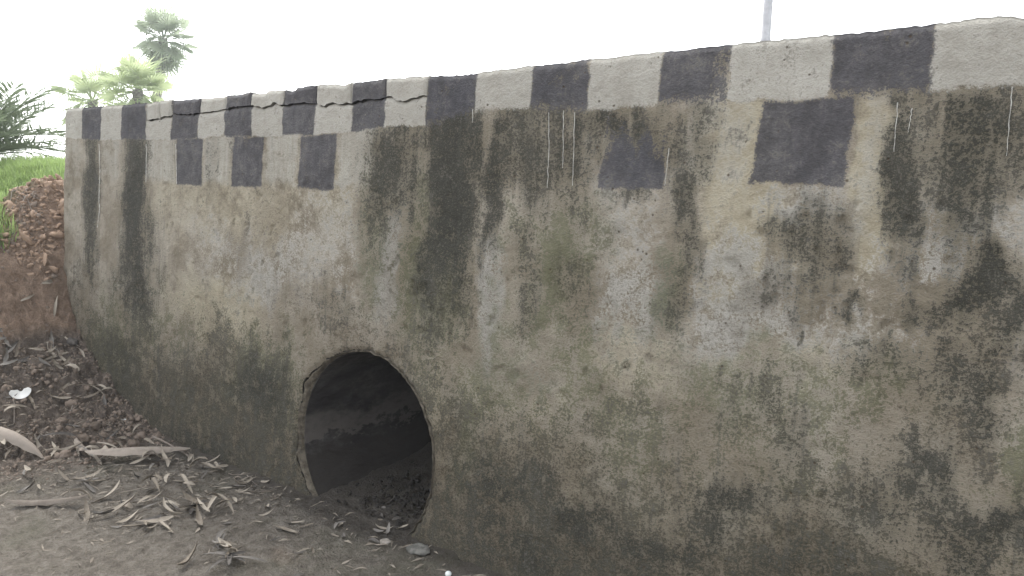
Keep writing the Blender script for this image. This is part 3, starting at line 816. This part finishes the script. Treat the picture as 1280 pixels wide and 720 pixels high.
# ================================================================ DRY LEAVES
def leaf_mesh(seed, L, wd, curl, fold, twist, mat, n=9, m=3):
    r_ = random.Random(seed); vs_, fs = [], []
    p = Vector((0, 0, 0)); ang = -curl * 0.35
    yaw = 0.0; dy = r_.uniform(-0.5, 0.5) / n
    pts_ = []
    for i in range(n):
        pts_.append((p.copy(), ang, yaw))
        ang += curl / n * r_.uniform(0.5, 1.5); yaw += dy
        p += Vector((math.cos(ang) * math.cos(yaw), math.sin(yaw), math.sin(ang))) * (L / (n - 1))
    mid = sum((a[0] for a in pts_), Vector()) / n
    zmin = min(a[0].z for a in pts_) + min(0, fold) * wd * 0.4
    for i, (c, a, yw) in enumerate(pts_):
        t = i / (n - 1)
        h = wd * 0.5 * (math.sin(math.pi * (0.04 + 0.94 * t ** 0.8)) ** 0.8) * r_.uniform(0.86, 1.12)
        side = Vector((-math.sin(yw), math.cos(yw), 0)); up = Vector((-math.sin(a), 0, math.cos(a)))
        tw = twist * (t - 0.5)
        s2 = side * math.cos(tw) + up * math.sin(tw); u2 = up * math.cos(tw) - side * math.sin(tw)
        c = c - Vector((mid.x, mid.y, zmin))
        for q_ in range(m):
            k = -1 + 2 * q_ / (m - 1)
            vs_.append(tuple(c + s2 * (h * k) + u2 * (k * k * h * fold)))
    for i in range(n - 1):
        for k in range(m - 1):
            a = m * i + k
            fs.append((a, a + 1, a + m + 1, a + m))
    me = new_mesh('leaf', vs_, fs, mat, True)
    tone = 'dark grey' if mat == M_DRYDARK else 'pale tan'
    ln = 'long' if L > 0.13 else ('short' if L < 0.085 else 'medium')
    sh_ = 'tightly curled' if abs(curl) > 1.1 else ('half curled' if abs(curl) > 0.5 else 'flat')
    LOOK[me.name] = ln + ' ' + tone + ' ' + sh_
    return me
LOOK = {}
MARKS = [(-2.16, -0.80, 'beside the large arched sheath'), (-1.66, -0.33, 'beside the long pale sheath'), (-2.02, -0.50, 'by the narrow sheath'), (-1.30, -0.95, 'by the sheath out on the mud'),
         (-1.95, -0.07, 'against the wall by the dry stalk'), (-1.1, -0.1, 'on mud at the wall foot left of the pipe'), (-0.9, -0.5, 'on open mud left of the pipe'), (-0.6, -1.3, 'on the nearest mud at the bottom left'),
         (-2.79, -0.555, 'near the white half-moon shard'), (-3.02, -0.24, 'on the bank near the pale leaf clump'), (-3.2, -0.47, 'on the bank near the dark leaf clump'), (-2.4, -0.12, 'near the small pale chip'),
         (-3.3, -0.05, 'high on the bank against the wall'), (0.52, -0.08, 'near the flat grey stone'), (0.34, -0.12, 'near the pale brick fragment'), (0.76, -0.125, 'near the tiny white pebble'),
         (-0.1, -0.3, 'on mud straight before the pipe'), (0.05, -0.7, 'on mud at the bottom edge below the pipe'), (0.15, 0.08, 'just inside the pipe mouth'), (-0.4, -0.05, 'at the left flank of the pipe mouth')]
def leaf_tag(o, x, y):
    mk = min(MARKS, key=lambda q_: (q_[0] - x) ** 2 + (q_[1] - y) ** 2)[2]
    lab = LOOK[o.data.name] + ' leaf ' + mk
    return tag(o, lab, 'leaf', 'dry leaves ' + mk)
def place_leaf(name, me, x, y, yaw, lift=0.004, tilt=0.25, rn=rnd):
    o = obj(name, me)
    nrm = gnormal(x, y, 0.05)
    q = Vector((0, 0, 1)).rotation_difference(nrm).to_matrix() @ Matrix.Rotation(yaw, 3, 'Z') @ Matrix.Rotation(rn.uniform(-tilt, tilt), 3, 'X') @ Matrix.Rotation(rn.uniform(-tilt, tilt) * 0.6, 3, 'Y')
    o.rotation_euler = q.to_euler()
    o.location = (x, y, gz(x, y) + lift)
    return o
LV = [leaf_mesh(40 + i, rnd.uniform(0.07, 0.23), rnd.uniform(0.010, 0.032), rnd.uniform(-1.8, 2.6), rnd.uniform(0.3, 1.1), rnd.uniform(-2.2, 2.2), (M_DRY, M_DRY, M_DRYDARK)[i % 3]) for i in range(18)]
LS = [leaf_mesh(80 + i, rnd.uniform(0.05, 0.11), rnd.uniform(0.010, 0.022), rnd.uniform(-1, 1.6), rnd.uniform(0.2, 0.8), rnd.uniform(-1.4, 1.4), (M_DRY, M_DRYDARK)[i % 2]) for i in range(10)]
# the litter at the foot of the bank: clumps and strays
CLUMP = [(-1.95, -0.42, 0.10), (-2.25, -0.62, 0.12), (-1.55, -0.20, 0.09), (-1.25, -0.16, 0.09), (-1.45, -0.62, 0.13), (-1.05, -0.42, 0.10), (-0.85, -0.75, 0.13), (-1.75, -0.95, 0.15), (-0.62, -0.45, 0.08), (-0.1, -0.68, 0.07)]
n = 0
while n < 140:
    if n % 4:
        cx, cy, cs = CLUMP[rnd.randrange(len(CLUMP))]
        x = rnd.gauss(cx, cs); y = rnd.gauss(cy, cs * 0.8); lift = rnd.uniform(0.004, 0.030)
    else:
        x = rnd.uniform(-2.5, -0.6); y = -abs(rnd.gauss(0.1, 0.55)); lift = 0.008
    if y < -1.7 or y > -0.05: continue
    leaf_tag(place_leaf('dry_leaf', rnd.choice(LV), x, y, rnd.uniform(0, 6.28), lift, 0.45), x, y)
    n += 1
n = 0
while n < 34:
    x = rnd.uniform(-3.5, -2.5); y = -abs(rnd.gauss(0.05, 0.4)) - 0.02
    if y < -1.1: continue
    leaf_tag(place_leaf('dry_leaf', rnd.choice(LV), x, y, rnd.uniform(0, 6.28), 0.012, 0.4), x, y)
    n += 1
n = 0
while n < 18:
    x = rnd.uniform(-0.75, 0.75); y = -abs(rnd.gauss(0.1, 0.42))
    if y < -1.0 or y > 0.02 or (x > 0.5 and y > -0.2): continue
    leaf_tag(place_leaf('dry_leaf', rnd.choice(LS), x, y, rnd.uniform(0, 6.28), 0.004, 0.2), x, y)
    n += 1
for x, y, yw in [(0.18, 0.03, 0.3), (0.21, 0.09, 1.4), (0.27, -0.03, 2.2), (0.12, 0.06, 2.7), (0.30, 0.04, 1.0), (0.05, 0.14, 0.2), (0.24, -0.06, 0.1), (0.30, -0.15, 0.2), (0.36, -0.16, 0.5), (0.02, 0.22, 1.1), (0.22, 0.2, .6)]:
    o = place_leaf('dry_leaf', rnd.choice(LS), x, min(y, 0.03), yw, 0.006, 0.4)
    o.location = (x, y, 0.158 if y > 0 else gz(x, y) + 0.006)
    leaf_tag(o, x, y)
for x, y, yw, L in [(-0.17, -0.27, 0.75, .13), (-0.08, -0.262, 1.2, .09), (-0.12, -0.35, 0.35, .17), (0.10, -0.23, -0.1, .10), (0.16, -0.40, -0.5, .08), (-0.45, -0.62, -.6, .08)]:
    leaf_tag(place_leaf('dry_leaf', leaf_mesh(int(L * 1000 + x * 100 + 500), L, L * .17, 0.5, 0.4, 0.8, M_DRY), x, y, yw, 0.004, 0.1), x, y)
# large pale sheaths and stalks lying at the foot of the bank
for seed, x, y, yw, L, wd, cl, lab in [
        (301, -2.24, -0.80, 0.50, 0.50, 0.10, -1.0, 'large arched dry leaf sheath with a dark hollow at the left edge'),
        (302, -1.66, -0.31, 0.72, 0.60, 0.10, -0.35, 'long pale dry leaf sheath lying nearest the wall foot'),
        (303, -2.02, -0.50, -0.1, 0.40, 0.05, 0.4, 'narrow pale leaf sheath lying behind the two large sheaths'),
        (304, -1.30, -0.95, 0.9, 0.42, 0.05, 0.5, 'pale dry leaf sheath lying out on the mud among the litter')]:
    me = leaf_mesh(seed, L, wd, cl, -0.75, 0.4, M_SHEATH, 14, 7)
    tag(place_leaf('leaf_sheath', me, x, y, yw, 0.02, 0.05), lab, 'leaf')
def stalk(name, pts_, r0, r1, mat, label, cat, group=None):
    vs_, fs = [], []; k = 6
    for i, p in enumerate(pts_):
        t = i / (len(pts_) - 1); r_ = r0 + (r1 - r0) * t
        for j in range(k):
            a = 2 * math.pi * j / k
            vs_.append((p[0] + r_ * math.cos(a) * 0.7, p[1] + r_ * math.cos(a) * 0.7, p[2] + r_ * math.sin(a)))
    for i in range(len(pts_) - 1):
        for j in range(k):
            fs.append((i * k + j, i * k + (j + 1) % k, (i + 1) * k + (j + 1) % k, (i + 1) * k + j))
    fs.append(tuple(range(k))); fs.append(tuple(range(len(vs_) - 1, len(vs_) - k - 1, -1)))
    return tag(obj(name, new_mesh(name, vs_, fs, mat, True)), label, cat, group)
def ground_line(x0, y0, x1, y1, lift, n=10, wob=0.01, arch=0.0):
    out = []
    for i in range(n):
        t = i / (n - 1); x = x0 + (x1 - x0) * t + rnd.uniform(-wob, wob); y = y0 + (y1 - y0) * t + rnd.uniform(-wob, wob)
        out.append((x, y, gz(x, y) + lift + arch * math.sin(math.pi * t)))
    return out
stalk('dry_stalk', ground_line(-1.95, -0.065, -1.40, -0.10, 0.012, 12, 0.004, 0.02), 0.011, 0.004, M_SHEATH, 'pale dry stalk leaning along the foot of the wall', 'stalk')
for i in range(26):
    x = rnd.uniform(-2.6, -0.5); y = -abs(rnd.gauss(0.25, 0.4)) - 0.04; a = rnd.uniform(0, 6.28); l = rnd.uniform(0.07, 0.2)
    y1 = min(y + l * math.sin(a), -0.03)
    stalk('twig', ground_line(x, y, x + l * math.cos(a), y1, 0.010, 7, 0.005), 0.0035, 0.0015, M_SHEATH, ('long' if l > 0.13 else 'short') + ' thin dry twig ' + min(MARKS, key=lambda q_: (q_[0] - x) ** 2 + (q_[1] - y) ** 2)[2], 'twig', 'thin twigs in the litter')
for i in range(14):
    x = rnd.uniform(-4.15, -3.62); y = rnd.uniform(-0.5, 0.0); a = rnd.uniform(-0.5, 2.2); l = rnd.uniform(0.1, 0.28)
    y1 = min(y + l * math.sin(a), 0.02)
    stalk('twig', ground_line(x, y, x - l * math.cos(a), y1, 0.016, 8, 0.008), 0.005, 0.002, M_SHEATH, ('thick' if i % 2 else 'fine') + ' pale root sticking in the spoil heap ' + ('low at its front' if y < -0.3 else ('halfway up' if y < -0.15 else 'near its top')), 'twig', 'twigs in the spoil heap')
# dark withered bunch half way up the bank
for i in range(9):
    x = -3.2 + rnd.uniform(-0.10, 0.14); y = -0.47 + rnd.uniform(-0.10, 0.08)
    tag(place_leaf('withered_leaf', leaf_mesh(400 + i, 0.14, 0.03, rnd.uniform(1, 2.2), 0.6, 1.5, M_DRYDARK), x, y, rnd.uniform(0, 6.28), 0.015, 0.6), 'dark withered leaf in the clump high on the bank at left edge', 'leaf', 'withered leaf clump on the bank')
for i in range(7):
    x = -3.02 + rnd.uniform(-0.10, 0.12); y = -0.24 + rnd.uniform(-0.08, 0.08)
    tag(place_leaf('withered_leaf', leaf_mesh(420 + i, 0.15, 0.026, rnd.uniform(1.2, 2.4), 0.5, 1.2, M_DRY), x, y, rnd.uniform(0, 6.28), 0.014, 0.6), 'arched pale leaf in the clump beside the wall, mid bank', 'leaf', 'pale leaf clump on the bank')
# fine litter: uncountable fragments
vs_, fs = [], []
for i in range(1750):
    if i < 1500:
        x = rnd.uniform(-3.3, -0.5); y = -abs(rnd.gauss(0, 0.6)) - 0.02
        if x < -2.6 and rnd.random() < 0.5: continue
    else:
        x = rnd.uniform(-0.8, 1.0); y = -abs(rnd.gauss(0, 0.4)) - 0.02
    if y < -1.8: continue
    a = rnd.uniform(0, 6.28); l = rnd.uniform(0.006, 0.04); w_ = rnd.uniform(0.001, 0.005)
    z = gz(x, y) + 0.004; c_, s_ = math.cos(a), math.sin(a); o = len(vs_)
    b_ = rnd.uniform(0, 0.012)
    vs_ += [(x - c_ * l, y - s_ * l, z), (x - s_ * w_, y + c_ * w_, z + b_), (x + c_ * l, y + s_ * l, z + rnd.uniform(0, 0.01)), (x + s_ * w_, y - c_ * w_, z + b_ * 0.4)]
    fs += [(o, o + 3, o + 1), (o + 1, o + 3, o + 2)]
lit = obj('leaf_litter', new_mesh('leaf_litter', vs_, fs, M_DRY))
tag(lit, 'fine dry leaf fragments strewn over the mud and bank', 'litter', kind='stuff')

# ================================================================ GRASS on the shoulder
def grass(name, spots, label):
    P = []; F = []; o = 0
    for (x, y, z, h, s) in spots:
        a = rnd.uniform(0, 6.28); b_ = rnd.uniform(0.15, 0.8); w_ = s * rnd.uniform(0.6, 1.2)
        dx, dy = math.cos(a), math.sin(a)
        for t, ww in ((0, 1), (0.45, 0.9), (0.8, 0.5)):
            px, py, pz = x + dx * h * b_ * t * t, y + dy * h * b_ * t * t, z + h * t * (1 - 0.25 * b_ * t)
            P += [(px - dy * w_ * ww, py + dx * w_ * ww, pz), (px + dy * w_ * ww, py - dx * w_ * ww, pz)]
        P.append((x + dx * h * b_, y + dy * h * b_, z + h * (1 - 0.25 * b_)))
        F += [(o, o + 1, o + 3), (o, o + 3, o + 2), (o + 2, o + 3, o + 5), (o + 2, o + 5, o + 4), (o + 4, o + 5, o + 6)]
        o += 7
    me = new_mesh(name, np.array(P), np.array(F), M_GRASS, True)
    return tag(obj(name, me), label, 'grass', kind='stuff')
N = 60000
X = np.concatenate([rng.uniform(-7.5, -3.7, N), rng.uniform(-40, -6.5, 26000)])
Y = np.concatenate([rng.uniform(-1.6, 1.3, N), rng.uniform(-4, 1.2, 26000)])
edge = fbm(X * 2.5, Y * 2.5, 211) * 0.5
heap = ((X + 3.92) / 0.36) ** 2 + ((Y - 0.10) / 0.34) ** 2
lim = -3.74 - 0.05 * sstep(-0.5, -1.0, Y)
ok = (X < lim + 0.20 - edge) & (heap > 0.75 + edge) & ~((X > -4.3) & (Y > 0.45)) 
tall = fbm(X * 1.2, Y * 1.2, 212)
Z = height(X, Y)
spots = []
for x, y, z, g_, t_ in zip(X, Y, Z, ok, tall):
    if g_:
        far = min(1.0, max(0.0, (-x - 4) / 8))
        spots.append((x, y, z - 0.01, (0.06 + 0.17 * t_) * rnd.uniform(0.6, 1.3) * (1 + 0.3 * far), 0.0035 + 0.005 * far))
grass('grass', spots, 'bright green grass on the road shoulder at the left')

# ================================================================ PALMS
def fan_leaf(seed, R_, pet, nseg, mat, spread=R(300), cone=0.25, droop=0.2):
    """palmyra fan: pleated half-joined blade with free spear tips, on a petiole along +X"""
    r_ = random.Random(seed); vs_, fs = [], []
    def P(r, a, z=0):
        x = pet + r * math.cos(a); y = r * math.sin(a)
        return (x, y, z + cone * r * (1 - abs(math.cos(a / 2))) - droop * max(0, r / R_ - 0.4) ** 2 * R_)
    for i in range(nseg):
        a = (i / (nseg - 1) - 0.5) * spread; da = spread / nseg * 0.5
        Rr = R_ * (0.72 + 0.28 * math.cos(a / 2)) * r_.uniform(0.75, 1.08)
        o = len(vs_); tip_z = r_.uniform(-0.10, 0.03) * R_
        vs_ += [P(0.04, a), P(0.40 * Rr, a - da, -0.02 * R_), P(0.42 * Rr, a, 0.03 * R_), P(0.40 * Rr, a + da, -0.02 * R_),
                P(0.72 * Rr, a - da * 0.42), P(0.72 * Rr, a + da * 0.42), P(Rr, a + r_.uniform(-0.4, 0.4) * da, tip_z)]
        fs += [(o, o + 1, o + 2), (o, o + 2, o + 3), (o + 1, o + 4, o + 2), (o + 2, o + 5, o + 3), (o + 2, o + 4, o + 5), (o + 4, o + 6, o + 5)]
    o = len(vs_); w_ = 0.03
    for x, s in ((0, 1.5), (pet * 0.5, 1), (pet + 0.08, 0.7)):
        vs_ += [(x, -w_ * s, 0.01), (x, w_ * s, 0.01), (x, 0, -w_ * s)]
    for k in range(2):
        for j in range(3):
            fs.append((o + 3 * k + j, o + 3 * k + (j + 1) % 3, o + 3 * k + 3 + (j + 1) % 3, o + 3 * k + 3 + j))
    return new_mesh('palm_leaf', vs_, fs, mat, False)
def trunk_mesh(h, r0, r1, lean=(0, 0), rings=26):
    vs_, fs = [], []; k = 12
    for i in range(rings + 1):
        t = i / rings; r_ = r0 + (r1 - r0) * t + (0.012 if i % 2 else 0) + 0.10 * max(0, 0.06 - t) * 10 * r0
        for j in range(k):
            a = 2 * math.pi * j / k
            vs_.append((lean[0] * (1 - t) ** 1.5 + r_ * math.cos(a), lean[1] * (1 - t) ** 1.5 + r_ * math.sin(a), h * t))
    for i in range(rings):
        for j in range(k):
            fs.append((i * k + j, i * k + (j + 1) % k, (i + 1) * k + (j + 1) % k, (i + 1) * k + j))
    fs.append(tuple(range(rings * k, rings * k + k)))
    return new_mesh('trunk', vs_, fs, M_TRUNK, True)
def palmyra(hub, R_, pet, elevs, mat, seed, label, lean=(0, 0), r=0.2):
    z0 = float(height(np.array([hub[0] + lean[0]]), np.array([hub[1] + lean[1]]), False)[0]) - 0.05
    root = empty('palmyra_palm', (hub[0], hub[1], z0))
    tag(root, label, 'palm tree', 'palmyra palms behind the wall')
    h = hub[2] - z0
    obj('trunk', trunk_mesh(h, r * 1.25, r, lean), root)
    vars_ = [fan_leaf(seed * 10 + i, R_, pet, 26, mat, droop=0.25 + 0.25 * i) for i in range(3)]
    r_ = random.Random(seed); az = r_.uniform(0, 6)
    for i, el in enumerate(elevs):
        o = obj('palm_leaf', vars_[i % 3], root)
        az += 2.39996 + r_.uniform(-0.25, 0.25)
        e = R(el + r_.uniform(-7, 7))
        roll = r_.uniform(-0.5, 0.5)
        s = r_.uniform(0.85, 1.1)
        o.matrix_local = Matrix.Translation((0, 0, h - 0.1)) @ Matrix.Rotation(az, 4, 'Z') @ Matrix.Rotation(-e, 4, 'Y') @ Matrix.Rotation(roll, 4, 'X') @ Matrix.Scale(s, 4)
    return root
def ray(x, y, t):
    return CAMP + (cf + cr * ((x - 640) / 927.92) - cu * ((y - 360) / 927.92)) * t
def lin(a, b, n): return [a + (b - a) * i / (n - 1) for i in range(n)]
palmyra(ray(204, 48, 38), 1.08, 0.98, lin(84, 25, 11) + lin(18, -35, 12) + lin(-42, -82, 12), M_PALM, 4, 'tall palm standing highest behind the wall with a round drooping crown', (-1.6, -0.9))
palmyra(ray(172, 112, 31), 1.12, 0.88, lin(82, 5, 14) + lin(0, -50, 6), M_PALMY, 7, 'yellow green palm just under the tall one, peeking over the wall')
palmyra(ray(116, 124, 34), 1.1, 1.0, lin(70, 0, 12) + lin(-5, -55, 6), M_PALMY, 13, 'lowest palm at the left, crown half hidden by the wall corner')

def pinnate(seed, L, n, leaf, mat, arch):
    r_ = random.Random(seed); vs_, fs = [], []
    def ax(t): return Vector((L * t * (1 - 0.18 * arch * t), 0, -arch * L * 0.5 * t * t))
    for i in range(n):
        t = 0.15 + 0.85 * i / (n - 1); p = ax(t); d = (ax(t + 0.02) - ax(t - 0.02)).normalized()
        for s in (-1, 1):
            ll = leaf * (0.55 + 0.9 * math.sin(math.pi * (0.15 + 0.75 * t))) * r_.uniform(0.8, 1.1) * 0.75
            out = (d * r_.uniform(0.55, 0.95) + Vector((0, s, 0)) * r_.uniform(0.6, 0.9) + Vector((0, 0, 1)) * r_.uniform(0.0, 0.6)).normalized()
            w_ = Vector((0, 0, 1)).cross(out).normalized() * 0.013
            o = len(vs_); q_ = p + out * ll * 0.45; e = p + out * ll + Vector((0, 0, -0.08 * ll))
            vs_ += [tuple(p), tuple(q_ - w_ + Vector((0, 0, .004))), tuple(q_ + w_ + Vector((0, 0, .004))), tuple(e)]
            fs += [(o, o + 1, o + 2), (o + 1, o + 3, o + 2)]
    o = len(vs_)
    for i in range(7):
        t = i / 6; p = ax(t); w_ = 0.016 * (1.1 - t)
        vs_ += [tuple(p + Vector((0, -w_, 0))), tuple(p + Vector((0, w_, 0))), tuple(p + Vector((0, 0, -w_)))]
    for k in range(6):
        for j in range(3):
            fs.append((o + 3 * k + j, o + 3 * k + (j + 1) % 3, o + 3 * k + 3 + (j + 1) % 3, o + 3 * k + 3 + j))
    return new_mesh('frond', vs_, fs, mat, False)
hub = ray(-26, 214, 9.0)
z0 = gz(hub.x, hub.y)
dp = empty('date_palm', (hub.x, hub.y, z0))
tag(dp, 'young date palm with stiff grey green feather fronds at the left edge', 'palm tree')
dh = max(0.25, hub.z - z0)
obj('trunk', trunk_mesh(dh, 0.13, 0.11, rings=8), dp)
fr = [pinnate(500 + i, 1.2, 38, 0.33, M_DATE, 0.35 + 0.3 * i) for i in range(3)]
az = 0.4
for i in range(34):
    az += 2.39996
    o = obj('frond', fr[i % 3], dp)
    e = R(80 - 62 * i / 33)
    o.matrix_local = Matrix.Translation((0, 0, dh - 0.05)) @ Matrix.Rotation(az, 4, 'Z') @ Matrix.Rotation(-e, 4, 'Y') @ Matrix.Rotation(rnd.uniform(-0.4, 0.4), 4, 'X') @ Matrix.Scale(rnd.uniform(0.8, 1.1), 4)

# small far shrub past the grass
sp = ray(70, 216, 22)
zs = gz(sp.x, sp.y)
sh = empty('shrub', (sp.x, sp.y, zs))
tag(sh, 'small distant green shrub beyond the grass next to the wall corner', 'shrub')
vs_, fs = [], []
for i in range(5):
    a = i * 1.26
    o = len(vs_); top = Vector((0.5 * math.cos(a), 0.5 * math.sin(a), 0.75))
    for p, w_ in ((Vector((0, 0, 0)), 0.03), (top * 0.5 + Vector((0, 0, 0.1)), 0.02), (top, 0.008)):
        vs_ += [(p.x - w_, p.y, p.z), (p.x + w_, p.y, p.z), (p.x, p.y + w_, p.z)]
    for k in range(2):
        for j in range(3): fs.append((o + 3 * k + j, o + 3 * k + (j + 1) % 3, o + 3 * k + 3 + (j + 1) % 3, o + 3 * k + 3 + j))
obj('stem', new_mesh('stem', vs_, fs, M_TRUNK), sh)
vs_, fs = [], []
top_z = sp.z - zs + 0.12
for i in range(1500):
    a = rnd.uniform(0, 6.28); r_ = rnd.random() ** 0.5 * 0.85; zz = rnd.uniform(0.1, 1) 
    p = Vector((r_ * math.cos(a) * (1.1 - 0.5 * zz), r_ * math.sin(a) * (1.1 - 0.5 * zz), top_z * zz * (1.05 - 0.3 * r_)))
    d1 = Vector((rnd.gauss(0, 1), rnd.gauss(0, 1), rnd.gauss(0, 1))).normalized() * 0.07; d2 = d1.orthogonal().normalized() * 0.025
    o = len(vs_); vs_ += [tuple(p - d1), tuple(p + d2), tuple(p + d1), tuple(p - d2)]; fs.append((o, o + 1, o + 2, o + 3))
obj('crown', new_mesh('crown', vs_, fs, M_SHRUB), sh)

# ================================================================ POLE across the road
pb = ray(957, 48, 10.0)
pole = empty('utility_pole', (pb.x, pb.y, 1.9))
tag(pole, 'pale slim utility pole rising behind the wall at the right', 'pole')
def turned(prof, k=20):
    vs_, fs = [], []
    for r_, z in prof:
        for j in range(k):
            a = 2 * math.pi * j / k; vs_.append((r_ * math.cos(a), r_ * math.sin(a), z))
    for i in range(len(prof) - 1):
        for j in range(k): fs.append((i * k + j, i * k + (j + 1) % k, (i + 1) * k + (j + 1) % k, (i + 1) * k + j))
    fs.append(tuple(range(k - 1, -1, -1))); fs.append(tuple(range((len(prof) - 1) * k, len(prof) * k)))
    return vs_, fs
v_, f_ = turned([(0.072, -0.3), (0.070, 2.2), (0.062, 2.25), (0.060, 4.6), (0.05, 4.65), (0.048, 7.0)])
obj('shaft', new_mesh('shaft', v_, f_, M_POLE, True), pole)
v_, f_ = turned([(0.22, -0.3), (0.22, 0.22), (0.17, 0.30), (0.08, 0.32)])
obj('footing', new_mesh('footing', v_, f_, M_CORE), pole)

# ================================================================ HAZE
hz = NT('haze_air')
hz.t.nodes.remove(hz.b)
pv = hz.n('ShaderNodeVolumePrincipled')
pv.inputs['Color'].default_value = (0.95, 0.97, 1.0, 1)
pv.inputs['Density'].default_value = HAZE
hz.l(pv.outputs[0], hz.t.nodes['Material Output'].inputs['Volume'])
X0, X1, Y0, Y1, Z0, Z1 = -620, 620, -620, 620, -1.0, 16.0
X0, X1, Y0, Y1 = -700, 700, -700, 700
c8 = [(x, y, z) for x in (X0, X1) for y in (Y0, Y1) for z in (Z0, Z1)]
hb = obj('haze', new_mesh('haze', c8, [(0, 1, 3, 2), (4, 6, 7, 5), (0, 4, 5, 1), (2, 3, 7, 6), (0, 2, 6, 4), (1, 5, 7, 3)], hz.m))
tag(hb, 'pale bright haze in the air', 'haze', kind='stuff')
